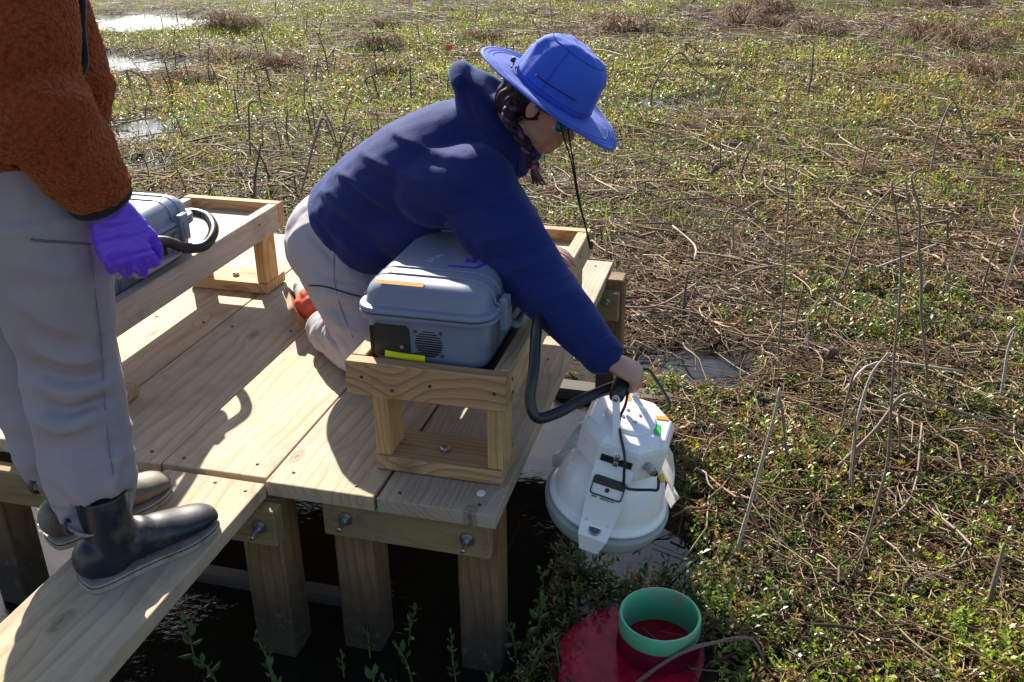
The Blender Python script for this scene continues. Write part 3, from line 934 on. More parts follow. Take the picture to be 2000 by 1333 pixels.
def fuse(parts, voxel, it=4):
    V, F = merge(*parts)
    me = make_mesh('tmp', V, F)
    o = bpy.data.objects.new('tmp', me)
    col.objects.link(o)
    md_ = o.modifiers.new('r', 'REMESH'); md_.mode = 'VOXEL'; md_.voxel_size = voxel
    dg = bpy.context.evaluated_depsgraph_get()
    ev = o.evaluated_get(dg)
    m2 = bpy.data.meshes.new_from_object(ev)
    nv, nf = len(m2.vertices), len(m2.polygons)
    V = np.empty(nv * 3); m2.vertices.foreach_get('co', V); V = V.reshape(-1, 3)
    tot = np.empty(nf, int); m2.polygons.foreach_get('loop_total', tot)
    lv = np.empty(len(m2.loops), int); m2.loops.foreach_get('vertex_index', lv)
    if (tot == 4).all():
        F = lv.reshape(-1, 4)
    else:
        F = None
        st = np.concatenate([[0], np.cumsum(tot)[:-1]])
        F = np.array([list(lv[s:s + k]) + ([lv[s + k - 1]] * (4 - k)) for s, k in zip(st, tot) if k in (3, 4)])
    bpy.data.objects.remove(o); bpy.data.meshes.remove(me); bpy.data.meshes.remove(m2)
    V = relax(V, F, it)
    return V, F


def relax(V, F, it, lam=0.5):
    E_ = np.vstack([F[:, [0, 1]], F[:, [1, 2]], F[:, [2, 3]], F[:, [3, 0]]])
    deg = np.bincount(E_.ravel(), minlength=len(V)).astype(float)[:, None] + 1e-9
    for k in range(it):
        S = np.stack([np.bincount(E_[:, 0], V[E_[:, 1], c], len(V)) + np.bincount(E_[:, 1], V[E_[:, 0], c], len(V)) for c in range(3)], 1)
        V = V + lam * (S / deg - V)
    return V


def normals(V, F):
    a = np.cross(V[F[:, 2]] - V[F[:, 0]], V[F[:, 3]] - V[F[:, 1]])
    N = np.zeros_like(V)
    for k in range(4):
        for c in range(3):
            N[:, c] += np.bincount(F[:, k], a[:, c], len(V))
    return N / (np.linalg.norm(N, axis=1)[:, None] + 1e-12)


def polydist(V, poly, along=None):
    """distance from points to a polyline, measured square to the direction `along`"""
    P = np.asarray(poly, float)
    X = V
    if along is not None:
        d = unit(along)
        X = V - np.outer(V @ d, d)
        P = P - np.outer(P @ d, d)
    best = np.full(len(V), 9.0)
    for a, b in zip(P[:-1], P[1:]):
        ab = b - a
        t = np.clip(((X - a) @ ab) / (ab @ ab + 1e-12), 0, 1)
        best = np.minimum(best, np.linalg.norm(X - (a + t[:, None] * ab), axis=1))
    return best


def folds(V, F, items, along):
    """press and raise soft creases; items: (polyline, width, height)"""
    N = normals(V, F)
    d = unit(along)
    gate = np.clip(-(N @ d) * 2.0 + 0.25, 0, 1)
    disp = np.zeros(len(V))
    for poly, w, h in items:
        q = polydist(V, catmull(poly, 14), along)
        disp += h * np.exp(-(q / w) ** 2)
    return V + N * (disp * gate)[:, None]


def wrinkle(V, F, direction, s_along, s_cross, amp, seed, mask=None):
    """ridged cloth noise: creases run square to `direction`"""
    N = normals(V, F)
    d = unit(direction)
    t = V @ d
    Q = V - np.outer(t, d)
    W_ = Q / s_cross + np.outer(t + 0.02 * vnoise(V, 0.09, seed + 5), d) / s_along
    n1 = 1 - np.abs(vnoise(W_, 1.0, seed)) * 2
    n2 = vnoise(W_ * 1.9 + 7.3, 1.0, seed + 1)
    disp = amp * (0.75 * n1 + 0.35 * n2)
    if mask is not None: disp = disp * mask
    return V + N * disp[:, None]


def snap(P, V, F, off=0.0):
    N = normals(V, F)
    out = []
    for p in np.asarray(P, float):
        i = int(np.argmin(((V - p) ** 2).sum(1)))
        out.append(V[i] + N[i] * off)
    out = np.array(out)
    for _ in range(2): out[1:-1] = .5 * out[1:-1] + .25 * (out[:-2] + out[2:])
    return out


def raysnap(P, V, F, off=.0006, n=40):
    """lay a sewn line on the side of a garment that faces the platform's front"""
    N = normals(V, F)
    out = []
    for p_ in catmull(np.array(P), n):
        al = unit(p_ - CAM)
        t_ = (V - CAM) @ al
        q_ = np.linalg.norm(V - CAM - np.outer(t_, al), axis=1)
        ok = (q_ < .008) & ((N @ al) < -.1)
        if not ok.any(): continue
        i = np.where(ok)[0]; i = i[np.argmin(t_[i])]
        i2 = np.where(ok & (t_ < t_[i] + .02))[0]
        i = i2[np.argmin(q_[i2])]
        out.append(V[i] + N[i] * off)
    out = np.array(out)
    for _ in range(10): out[1:-1] = .5 * out[1:-1] + .25 * (out[:-2] + out[2:])
    return out


def sewn(name, P, V, F, r, mat, parent, off=.0013):
    Q = raysnap(P, V, F, off)
    if len(Q) > 4: add(name, *tube(Q, r, 6), mat, parent, smooth=True)


SEAM_HEM = [(-0.665, 0.55, 0.531), (-0.654, 0.55, 0.483), (-0.626, 0.55, 0.411), (-0.582, 0.55, 0.354), (-0.533, 0.55, 0.322), (-0.494, 0.55, 0.31)]
SEAM_ARM = [(-0.259, 0.48, 0.523), (-0.214, 0.48, 0.547), (-0.14, 0.48, 0.575), (-0.079, 0.48, 0.61), (-0.061, 0.48, 0.663), (-0.066, 0.48, 0.707)]
SEAM_HOOD = [(-0.202, 0.55, 0.867), (-0.199, 0.55, 0.834), (-0.178, 0.55, 0.791), (-0.136, 0.55, 0.748), (-0.097, 0.55, 0.703)]
SEAM_ELBOW = [(-0.19, 0.42, 0.507), (-0.118, 0.42, 0.445), (-0.026, 0.42, 0.378), (0.067, 0.42, 0.31), (0.154, 0.42, 0.241)]
SEAM_WTR = [(-0.626, 0.6, 0.404), (-0.637, 0.6, 0.334), (-0.638, 0.6, 0.271), (-0.624, 0.6, 0.192), (-0.596, 0.6, 0.113)]
ZIP_WTR = [(-0.72, 0.6, 0.268), (-0.662, 0.6, 0.266), (-0.608, 0.6, 0.255), (-0.564, 0.6, 0.246)]
SEAM_STR = [(-0.597, -0.42, 0.75), (-0.606, -0.42, 0.673), (-0.613, -0.42, 0.583), (-0.623, -0.42, 0.51), (-0.639, -0.42, 0.421), (-0.648, -0.42, 0.342), (-0.651, -0.42, 0.271)]
ZIP_STR = [(-0.689, -0.45, 0.764), (-0.659, -0.45, 0.764), (-0.618, -0.45, 0.765), (-0.569, -0.45, 0.765)]


def near(V, p, r):
    return np.exp(-(np.linalg.norm(V - np.asarray(p, float), axis=1) / r) ** 2)


def hand_parts(wrist, fwd_, lat, size=1.0, curl=(55, 70, 40), spread=3.0, thumb=(0.5, 0.3, 0.2), fat=1.0, side=1, thumb_curl=25):
    """fwd_: wrist to knuckles; lat: index side to little-finger side; palm faces n = side * lat x fwd"""
    f = unit(fwd_); l = unit(np.asarray(lat, float) - f * np.dot(lat, f)); n = np.cross(l, f) * side
    s = size
    w = np.asarray(wrist, float)
    parts = []
    pal = [w - f * .03 * s, w + f * .012 * s, w + f * .045 * s, w + f * .078 * s, w + f * .092 * s]
    parts.append(etube(pal, np.array([.026, .030, .039, .041, .036]) * s, np.array([.021, .020, .0160, .0130, .0085]) * s * fat, ref=l))
    tips = []
    for k, (o_, ln, r) in enumerate(((-.029, .072, .0088), (-.0098, .080, .0092), (.0098, .075, .0088), (.028, .058, .0078))):
        root = w + f * (.086 - .004 * abs(k - 1)) * s + l * o_ * s
        d = unit(f + l * math.radians(spread) * (k - 1.3))
        P = [root - f * .022 * s, root]
        a = 0
        c = curl[k] if isinstance(curl[0], (tuple, list)) else curl
        for j, frac in enumerate((.46, .30, .24)):
            a += math.radians(c[j])
            dd = d * math.cos(a) + n * math.sin(a)
            P.append(P[-1] + dd * ln * frac * s)
        rr = np.array([r * 1.02, r * 1.20, r * 1.05, r * .95, r * .78]) * s * fat
        parts.append(etube(P, rr, n=12, ref=l, samples=22))
        tips.append(P[-1])
    t0 = w + f * .020 * s - l * .026 * s + n * .006 * s
    td = unit(f * thumb[0] - l * thumb[1] + n * thumb[2])
    t1 = t0 + td * .040 * s
    tc = math.radians(thumb_curl)
    td2 = unit(td * math.cos(tc) + unit(f * .4 + n * .9 + l * .3) * math.sin(tc))
    t2 = t1 + td2 * .030 * s
    td3 = unit(td2 * math.cos(tc) + unit(f * .3 + n * .5 + l * .9) * math.sin(tc))
    t3 = t2 + td3 * .024 * s
    parts.append(etube([t0 - td * .012 * s, t0, t1, t2, t3], np.array([.013, .0145, .0115, .0105, .0085]) * s * fat, n=12, samples=20))
    return parts


def head_parts(c, f, u, s=1.0):
    f = unit(f); u = unit(np.asarray(u, float) - f * np.dot(u, f)); l = np.cross(u, f)
    M = np.array([f, l, u])
    G = lambda x, y, z: np.asarray(c, float) + np.array([x, y, z]) * s @ M
    R = lambda *r: np.array(r) * s
    return [ball(G(-.008, 0, .030), R(.090, .074, .082), M), ball(G(.030, 0, -.028), R(.062, .061, .088), M), ball(G(.060, 0, -.088), R(.030, .030, .026), M),
            ball(G(.022, .034, -.066), R(.042, .026, .036), M), ball(G(.022, -.034, -.066), R(.042, .026, .036), M),
            ball(G(.074, 0, .020), R(.020, .050, .013), M), ball(G(.060, .032, -.022), R(.026, .026, .024), M), ball(G(.060, -.032, -.022), R(.026, .026, .024), M),
            etube([G(.082, 0, .006), G(.098, 0, -.022), G(.104, 0, -.036), G(.092, 0, -.044)], R(.0085, .0095, .0125, .010), n=12),
            ball(G(.088, 0, -.063), R(.0105, .022, .0065), M), ball(G(.085, 0, -.074), R(.0105, .019, .0075), M),
            ball(G(-.004, .078, -.008), R(.017, .0065, .029), M), ball(G(-.004, -.078, -.008), R(.017, .0065, .029), M)], G, M


def skin_obj(name, V, F, mat, parent=None, origin=None):
    return add(name, V, F, mat, parent, smooth=True, origin=origin)


def creases(V, F, items, k=1.0):
    """sharper cloth creases: (polyline, width, height, brush direction)"""
    for poly, w, h, al in items:
        N = normals(V, F)
        gate = np.clip(-(N @ np.array(al)) * 2.0 + .3, 0, 1)
        P = catmull(np.array(poly), 18)
        qd = polydist(V, P, al)
        d = unit(al)
        X = V - np.outer(V @ d, d); P2 = P - np.outer(P @ d, d)
        e = np.minimum(np.linalg.norm(X - P2[0], axis=1), np.linalg.norm(X - P2[-1], axis=1))
        fade = np.clip(e / .045, .15, 1)
        V = V + N * (k * h * gate * fade * np.exp(-(qd / (1.12 * w)) ** 1.6))[:, None]
    return V


FOLD_HOODIE = [
    ([(-0.58, 0.5, 0.653), (-0.525, 0.5, 0.622), (-0.45, 0.5, 0.572), (-0.374, 0.5, 0.55)], 0.0100, 0.0100, (-0.374, 0.883, -0.285)),
    ([(-0.561, 0.5, 0.627), (-0.506, 0.5, 0.589), (-0.445, 0.5, 0.542), (-0.375, 0.5, 0.522)], 0.0090, -0.0090, (-0.371, 0.88, -0.296)),
    ([(-0.503, 0.5, 0.71), (-0.443, 0.5, 0.67), (-0.355, 0.5, 0.633), (-0.287, 0.5, 0.621)], 0.0110, 0.0100, (-0.344, 0.901, -0.266)),
    ([(-0.485, 0.5, 0.678), (-0.432, 0.5, 0.635), (-0.357, 0.5, 0.603)], 0.0090, -0.0090, (-0.37, 0.891, -0.263)),
    ([(-0.612, 0.5, 0.616), (-0.566, 0.5, 0.564), (-0.498, 0.5, 0.51), (-0.421, 0.5, 0.476)], 0.0100, 0.0100, (-0.387, 0.87, -0.305)),
    ([(-0.627, 0.5, 0.585), (-0.584, 0.5, 0.532), (-0.516, 0.5, 0.476), (-0.452, 0.5, 0.445)], 0.0080, -0.0080, (-0.391, 0.864, -0.316)),
    ([(-0.642, 0.5, 0.545), (-0.595, 0.5, 0.491), (-0.527, 0.5, 0.424), (-0.47, 0.5, 0.4)], 0.0090, 0.0080, (-0.393, 0.857, -0.333)),
    ([(-0.429, 0.5, 0.773), (-0.35, 0.5, 0.725), (-0.256, 0.5, 0.698), (-0.189, 0.5, 0.695)], 0.0140, 0.0090, (-0.31, 0.919, -0.245)),
    ([(-0.404, 0.5, 0.742), (-0.324, 0.5, 0.694), (-0.244, 0.5, 0.666)], 0.0100, -0.0080, (-0.335, 0.91, -0.244)),
    ([(-0.359, 0.5, 0.565), (-0.29, 0.5, 0.542), (-0.222, 0.5, 0.506), (-0.168, 0.5, 0.44)], 0.0120, -0.0090, (-0.291, 0.902, -0.318)),
    ([(-0.392, 0.5, 0.478), (-0.307, 0.5, 0.471), (-0.238, 0.5, 0.434)], 0.0100, 0.0070, (-0.32, 0.889, -0.327)),
    ([(-0.204, 0.5, 0.882), (-0.192, 0.5, 0.821), (-0.161, 0.5, 0.767), (-0.11, 0.5, 0.725)], 0.0080, -0.0090, (-0.277, 0.935, -0.221)),
    ([(-0.186, 0.5, 0.815), (-0.141, 0.5, 0.786), (-0.083, 0.5, 0.762), (-0.058, 0.5, 0.715)], 0.0100, 0.0080, (-0.246, 0.943, -0.225)),
    ([(-0.207, 0.5, 0.783), (-0.148, 0.5, 0.751), (-0.084, 0.5, 0.714)], 0.0080, -0.0060, (-0.271, 0.935, -0.227)),
    ([(-0.246, 0.5, 0.599), (-0.165, 0.5, 0.585), (-0.105, 0.5, 0.555), (-0.072, 0.5, 0.544)], 0.0100, -0.0070, (-0.249, 0.92, -0.303)),
    ([(-0.274, 0.5, 0.529), (-0.22, 0.5, 0.554), (-0.138, 0.5, 0.58), (-0.078, 0.5, 0.621), (-0.065, 0.5, 0.677)], 0.0055, -0.0050, (-0.262, 0.919, -0.293)),
    ([(-0.025, 0.5, 0.534), (-0.072, 0.5, 0.503), (-0.14, 0.5, 0.484), (-0.195, 0.5, 0.48)], 0.0100, 0.0090, (-0.26, 0.908, -0.328)),
    ([(-0.002, 0.5, 0.488), (-0.052, 0.5, 0.461), (-0.12, 0.5, 0.444), (-0.182, 0.5, 0.439)], 0.0090, -0.0110, (-0.251, 0.905, -0.343)),
    ([(0.015, 0.5, 0.455), (-0.039, 0.5, 0.423), (-0.107, 0.5, 0.396)], 0.0100, 0.0100, (-0.219, 0.909, -0.353)),
    ([(0.049, 0.5, 0.424), (-0.005, 0.5, 0.398), (-0.073, 0.5, 0.38)], 0.0080, -0.0080, (-0.206, 0.909, -0.363)),
    ([(0.09, 0.5, 0.378), (0.037, 0.5, 0.345), (-0.025, 0.5, 0.324)], 0.0100, 0.0080, (-0.188, 0.904, -0.383)),
    ([(0.131, 0.5, 0.34), (0.078, 0.5, 0.306), (0.037, 0.5, 0.28)], 0.0080, -0.0060, (-0.171, 0.902, -0.397)),
    ([(0.207, 0.5, 0.261), (0.175, 0.5, 0.225), (0.142, 0.5, 0.18)], 0.0070, 0.0070, (-0.131, 0.895, -0.426)),
    ([(0.186, 0.5, 0.273), (0.154, 0.5, 0.233), (0.121, 0.5, 0.192)], 0.0060, -0.0060, (-0.14, 0.895, -0.423)),
    ([(0.221, 0.5, 0.241), (0.196, 0.5, 0.201), (0.17, 0.5, 0.165)], 0.0060, -0.0060, (-0.123, 0.892, -0.435)),
]
FOLD_TROUSERS_S = [
    ([(-0.78, -0.42, 0.56), (-0.741, -0.42, 0.53), (-0.676, -0.42, 0.521), (-0.598, -0.42, 0.546)], 0.0120, 0.0120, (-0.607, 0.687, -0.4)),
    ([(-0.79, -0.42, 0.511), (-0.742, -0.42, 0.479), (-0.664, -0.42, 0.481), (-0.582, -0.42, 0.519)], 0.0110, -0.0120, (-0.598, 0.684, -0.419)),
    ([(-0.79, -0.42, 0.484), (-0.744, -0.42, 0.45), (-0.669, -0.42, 0.456), (-0.591, -0.42, 0.49)], 0.0120, 0.0100, (-0.597, 0.679, -0.428)),
    ([(-0.799, -0.42, 0.434), (-0.738, -0.42, 0.402), (-0.666, -0.42, 0.422), (-0.604, -0.42, 0.463)], 0.0100, -0.0160, (-0.591, 0.674, -0.443)),
    ([(-0.806, -0.42, 0.405), (-0.756, -0.42, 0.366), (-0.681, -0.42, 0.396), (-0.62, -0.42, 0.44)], 0.0120, 0.0140, (-0.592, 0.667, -0.451)),
    ([(-0.788, -0.42, 0.651), (-0.743, -0.42, 0.608), (-0.684, -0.42, 0.584), (-0.63, -0.42, 0.581)], 0.0140, 0.0090, (-0.617, 0.694, -0.372)),
    ([(-0.79, -0.42, 0.309), (-0.736, -0.42, 0.264), (-0.674, -0.42, 0.256), (-0.609, -0.42, 0.296)], 0.0140, 0.0080, (-0.571, 0.647, -0.505)),
    ([(-0.786, -0.42, 0.25), (-0.738, -0.42, 0.203), (-0.69, -0.42, 0.181), (-0.622, -0.42, 0.21)], 0.0100, 0.0130, (-0.566, 0.632, -0.529)),
    ([(-0.772, -0.42, 0.185), (-0.726, -0.42, 0.152), (-0.684, -0.42, 0.154), (-0.62, -0.42, 0.199)], 0.0080, -0.0150, (-0.56, 0.629, -0.539)),
    ([(-0.608, -0.42, 0.353), (-0.638, -0.42, 0.303), (-0.658, -0.42, 0.241), (-0.654, -0.42, 0.187)], 0.0080, 0.0100, (-0.564, 0.648, -0.513)),
    ([(-0.576, -0.42, 0.597), (-0.607, -0.42, 0.569), (-0.631, -0.42, 0.519)], 0.0080, -0.0100, (-0.59, 0.709, -0.388)),
    ([(-0.585, -0.42, 0.535), (-0.612, -0.42, 0.495), (-0.612, -0.42, 0.458)], 0.0080, 0.0090, (-0.582, 0.697, -0.419)),
    ([(-0.779, -0.42, 0.716), (-0.73, -0.42, 0.701), (-0.657, -0.42, 0.698), (-0.581, -0.42, 0.709)], 0.0200, 0.0080, (-0.621, 0.714, -0.322)),
    ([(-0.598, -0.42, 0.75), (-0.61, -0.42, 0.673), (-0.615, -0.42, 0.593), (-0.625, -0.42, 0.509), (-0.637, -0.42, 0.422)], 0.0040, -0.0030, (-0.595, 0.71, -0.376)),
]
FOLD_TROUSERS_W = [
    ([(-0.704, 0.6, 0.503), (-0.66, 0.6, 0.454), (-0.621, 0.6, 0.366)], 0.0080, 0.0070, (-0.422, 0.853, -0.306)),
    ([(-0.731, 0.6, 0.449), (-0.674, 0.6, 0.393), (-0.617, 0.6, 0.328)], 0.0080, -0.0070, (-0.423, 0.846, -0.325)),
    ([(-0.736, 0.6, 0.325), (-0.66, 0.6, 0.293), (-0.565, 0.6, 0.291)], 0.0060, -0.0080, (-0.414, 0.837, -0.358)),
    ([(-0.711, 0.6, 0.264), (-0.633, 0.6, 0.24), (-0.562, 0.6, 0.239)], 0.0090, 0.0080, (-0.403, 0.835, -0.375)),
    ([(-0.699, 0.6, 0.217), (-0.63, 0.6, 0.189), (-0.566, 0.6, 0.19)], 0.0080, -0.0090, (-0.4, 0.829, -0.391)),
    ([(-0.679, 0.6, 0.179), (-0.61, 0.6, 0.137), (-0.562, 0.6, 0.134)], 0.0080, 0.0080, (-0.391, 0.825, -0.407)),
    ([(-0.644, 0.6, 0.207), (-0.627, 0.6, 0.159), (-0.598, 0.6, 0.088)], 0.0040, -0.0040, (-0.397, 0.826, -0.4)),
    ([(-0.675, 0.6, 0.138), (-0.637, 0.6, 0.109), (-0.6, 0.6, 0.063)], 0.0070, -0.0100, (-0.397, 0.819, -0.414)),
    ([(-0.7, 0.6, 0.135), (-0.663, 0.6, 0.089), (-0.638, 0.6, 0.042)], 0.0070, 0.0090, (-0.404, 0.814, -0.418)),
    ([(-0.729, 0.6, 0.124), (-0.697, 0.6, 0.077), (-0.676, 0.6, 0.037)], 0.0060, -0.0080, (-0.413, 0.809, -0.419)),
]


# cloth and skin materials
def cloth(name, color, rough=0.85, weave=900.0, wd=0.0004, var=0.08, sheen=0.3, blotch=12.0, sheen_tint=None):
    mt, nt, N, L, B = new_mat(name)
    tc = N.new('ShaderNodeTexCoord')
    n1 = noise(N, L, tc.outputs['Object'], blotch, 6, 0.6)
    r = ramp(N, [(0.3, tuple(c * (1 - var) for c in color)), (0.7, tuple(c * (1 + var) for c in color))])
    L.new(n1.outputs[0], r.inputs[0])
    n2 = noise(N, L, tc.outputs['Object'], weave, 2)
    c = mixc(N, L, 0.35, r.outputs[0], mixc(N, L, n2.outputs[0], tuple(v * .6 for v in color), tuple(min(1, v * 1.35) for v in color)))
    L.new(c, B.inputs['Base Color'])
    B.inputs['Roughness'].default_value = rough
    B.inputs['Specular IOR Level'].default_value = 0.25
    B.inputs['Sheen Weight'].default_value = sheen
    B.inputs['Sheen Roughness'].default_value = 0.4
    if sheen_tint: B.inputs['Sheen Tint'].default_value = (*sheen_tint, 1)
    b1 = bump(N, L, n2.outputs[0], 0.5, wd, None)
    n3 = noise(N, L, tc.outputs['Object'], 22, 4)
    bump(N, L, n3.outputs[0], 0.35, 0.006, B, b1)
    return mt


def skin_mat(name, color):
    mt, nt, N, L, B = new_mat(name)
    tc = N.new('ShaderNodeTexCoord')
    n1 = noise(N, L, tc.outputs['Object'], 26, 5)
    r = ramp(N, [(0.3, (color[0] * .92, color[1] * .80, color[2] * .78)), (0.7, color)])
    L.new(n1.outputs[0], r.inputs[0])
    L.new(r.outputs[0], B.inputs['Base Color'])
    B.inputs['Roughness'].default_value = 0.48
    B.inputs['Subsurface Weight'].default_value = 0.12
    B.inputs['Subsurface Radius'].default_value = (0.012, 0.005, 0.003)
    n2 = noise(N, L, tc.outputs['Object'], 320, 3)
    bump(N, L, n2.outputs[0], 0.25, 0.0008, B)
    return mt


MAT['skin'] = skin_mat('skin', (0.50, 0.26, 0.18))
MAT['hoodie'] = cloth('navy_fleece_hoodie', (0.012, 0.021, 0.118), 0.9, 1100, 0.0004, 0.10, 0.22, sheen_tint=(0.3, 0.48, 1.0))
MAT['trousers_w'] = cloth('grey_hiking_trousers', (0.36, 0.34, 0.36), 0.8, 1400, 0.0003, 0.06, 0.1)
MAT['trousers_s'] = cloth('mauve_grey_trousers', (0.315, 0.272, 0.295), 0.8, 1400, 0.0003, 0.06, 0.1)
MAT['hat'] = cloth('blue_hat_cloth', (0.042, 0.110, 0.55), 0.75, 1300, 0.0003, 0.06, 0.15)
MAT['glove'] = plain('violet_nitrile', (0.15, 0.045, 0.66), 0.42, 0, 0.08, 40, bumpd=0.0025, bscale=70)
MAT['black_cloth'] = cloth('black_trim', (0.012, 0.012, 0.014), 0.8)
MAT['hair'] = plain('dark_hair', (0.018, 0.008, 0.014), 0.6, 0, 0.4, 60, bumpd=0.002, bscale=160, spec=0.25)
# ------------------------------------------------------------------ kneeling person
VIEW1 = np.array([-0.75, 2.25, -0.80])              # brush direction used when creasing the cloth


def foot_outline(L, W):
    """sole outline, heel at 0, toe at L along x"""
    P = [(0.0, .0), (.02, .62), (.12, .82), (.30, .80), (.48, .82), (.62, .98), (.74, 1.0), (.86, .88), (.95, .58), (1.0, .08), (.985, -.30), (.92, -.66), (.80, -.92), (.66, -1.0), (.48, -.86), (.30, -.80), (.12, -.80), (.02, -.60)]
    P = np.array([(x * L, y * W / 2) for x, y in P])
    Q = np.vstack([P, P[:1]])
    return catmull(Q, 64)[:-1]


def shoe(parent, heel, toe_dir, up_dir, L, W, shaft, mats, name, shaft_dir=None, color_fn=None, sole_t=.022, low=False):
    t = unit(toe_dir); u = unit(np.asarray(up_dir, float) - t * np.dot(up_dir, t)); l = np.cross(u, t)
    M = np.array([t, l, u])
    heel = np.asarray(heel, float)
    X = lambda x, y, z: np.array([x, y, z]) @ M + heel
    st = sole_t
    P = [X(.030 * L / .3, 0, st + .046), X(.09 * L / .3, 0, st + .044), X(.16 * L / .3, 0, st + .036), X(.215 * L / .3, 0, st + .028), X(.262 * L / .3, 0, st + .022), X(.280 * L / .3, 0, st + .019)]
    A = np.array([.036, .039, .043, .047, .041, .034]) * W / .10
    Bv = [.048, .045, .037, .029, .023, .018]
    parts = [etube(P, A, Bv, ref=l)]
    parts.append(etube([X(.058 * L / .3, 0, st + .02), X(.100 * L / .3, 0, st + .050), X(.13 * L / .3, 0, st + .060)], [.04, .045, .04], [.04, .035, .028], ref=l))
    if shaft:
        sd = np.asarray(shaft_dir if shaft_dir is not None else X(0, 0, 1) - heel, float)
        b0 = X(.072 * L / .3, 0, st + .035)
        parts.append(etube([b0, b0 + sd * .07, b0 + sd * shaft], [.048, .047, .049], [.056, .051, .052], ref=l, round_ends=False))
    V, F = fuse(parts, .004, 5)
    q = (V - heel) @ M.T
    V = V - np.outer(np.minimum(q[:, 2] - st * .6, 0), u)          # flat underside
    V = wrinkle(V, F, t, .03, .07, .0016, 3, near(V, X(.15 * L / .3, 0, st + .06), .06))
    sh_ = skin_obj(name, V, F, mats[0], parent)
    for m_ in mats[1:]: sh_.data.materials.append(m_)
    if color_fn:
        c = V[F].mean(1); q = (c - heel) @ M.T
        idx = np.array([color_fn(*p) for p in q], dtype=np.int32)
        sh_.data.polygons.foreach_set('material_index', idx)
    return sh_, X, M, (t, l, u)


PW = dict(pelvis=(-.69, .745, .38), hipR=(-.655, .655, .37), hipL=(-.675, .835, .37), kneeR=(-.47, .51, .085), kneeL=(-.40, .80, .085),
          ankR=(-.862, .835, .080), ankL=(-.80, 1.00, .075), waist=(-.56, .725, .50), chest=(-.36, .68, .62), neck=(-.165, .630, .730),
          shR=(-.165, .485, .63), elR=(.015, .365, .455), shL=(-.245, .805, .640), elL=(-.235, .93, .43), wrL=(-.135, .885, .342))
PW = {k: np.array(v) for k, v in PW.items()}
HC = np.array([-.022, .575, .828]); HF = unit([.84, -.03, -.54]); HU = unit([.54, 0, .84])
grip_c = GRIP_C + np.array([0, 0, .004])
hf = unit([.90, .02, -.43]); hl = GRIP_AX
hl = unit(hl - hf * np.dot(hl, hf)); hn = np.cross(hl, hf) * -1
wrR = grip_c - hf * .066 - hn * .034 + hl * .004
handR = hand_parts(wrR, hf, hl, 1.0, curl=(62, 78, 55), side=-1, thumb=(.55, .35, .75), thumb_curl=35, spread=2)
lf = unit([.98, -.05, -.16]); handL = hand_parts(PW['wrL'], lf, (0, 1, 0), .95, curl=(8, 14, 10), side=1, thumb=(.6, .7, .1))
hp, HG, HM = head_parts(HC, HF, HU, .98)
arm = lambda a, b, c: etube([a, (a + b) / 2, b, (b + c) / 2, c], [.048, .044, .038, .034, .024], samples=26)
leg = lambda a, b, c: [etube([a, (a + b) / 2, b], [.085, .070, .052], samples=20), etube([b, b * .65 + c * .35, c], [.052, .052, .036], samples=20)]
body = handR + handL + hp + [etube([PW['neck'] + (-.03, 0, -.03), PW['neck'], HG(-.03, 0, -.03)], [.055, .052, .05]),
        etube([PW['chest'] * .8 + PW['waist'] * .2, PW['chest'], PW['neck'] - (.03, 0, .02)], [.11, .12, .07], [.07, .08, .06], ref=(0, 1, 0)),
        arm(PW['shR'], PW['elR'], wrR), arm(PW['shL'], PW['elL'], PW['wrL']), etube([PW['shR'], PW['shL']], .05)]
V, F = fuse(body, .004, 3)
person_w = skin_obj('person', V, F, MAT['skin'], origin=(-.6, .72, 0))
tag(person_w, 'kneeling person in a blue brimmed hat and navy hoodie reaching down to the white chamber', 'person')

# --- hoodie
sleeve = lambda a, b, c, r: etube([a, a * .5 + b * .5, b, b * .5 + c * .5, c], r, samples=34)
cuffR = wrR + unit(PW['elR'] - wrR) * .008
cuffL = PW['wrL'] + unit(PW['elL'] - PW['wrL']) * .03
hood = [(-.085, .590, .655), (-.118, .562, .708), (-.168, .574, .766), (-.214, .612, .820), (-.220, .680, .828), (-.165, .735, .780), (-.10, .75, .715), (-.085, .725, .655)]
parts = [etube([(-.615, .725, .425), (-.57, .722, .470), (-.49, .708, .548), (-.37, .682, .628), (-.25, .655, .685), (-.165, .638, .722)], [.190, .196, .200, .198, .170, .100], [.150, .150, .142, .138, .126, .080], ref=(0, 1, 0), samples=40, endk=.35),
         ball((-.525, .605, .425), (.115, .095, .105)), ball((-.40, .60, .48), (.12, .11, .10)),
         sleeve(PW['shR'] + (-.035, .035, -.01), PW['elR'] + (-.010, 0, -.008), cuffR, [.108, .098, .080, .065, .047]),
         sleeve(PW['shL'] + (-.03, -.03, 0), PW['elL'], cuffL, [.085, .080, .072, .062, .046]),
         etube(hood, [.030, .040, .046, .052, .052, .048, .040, .030], [.026, .036, .042, .045, .045, .040, .034, .026], ref=(-.35, 0, .94), samples=44),
         etube([(-.235, .575, .862), (-.255, .63, .880), (-.250, .69, .872)], [.022, .030, .022], [.020, .026, .020]),
         ball((-.165, .635, .775), (.065, .085, .055)),
         etube([(-.31, .55, .60), (-.18, .49, .63)], .105), etube([(-.34, .78, .61), (-.26, .79, .63)], .085)]
V, F = fuse(parts, .0052, 22)
W1 = lambda *p: np.array(p, float)
V = wrinkle(V, F, (.72, -.08, .62), .045, .22, .0045, 21, near(V, (-.62, .66, .52), .17))
V = wrinkle(V, F, (.60, -.1, -.5), .040, .15, .005, 31, near(V, PW['elR'] + (-.02, 0, 0), .10))
V = wrinkle(V, F, (.5, -.3, .5), .085, .30, .0045, 41)
V = creases(V, F, FOLD_HOODIE, .85)
V = relax(V, F, 1)
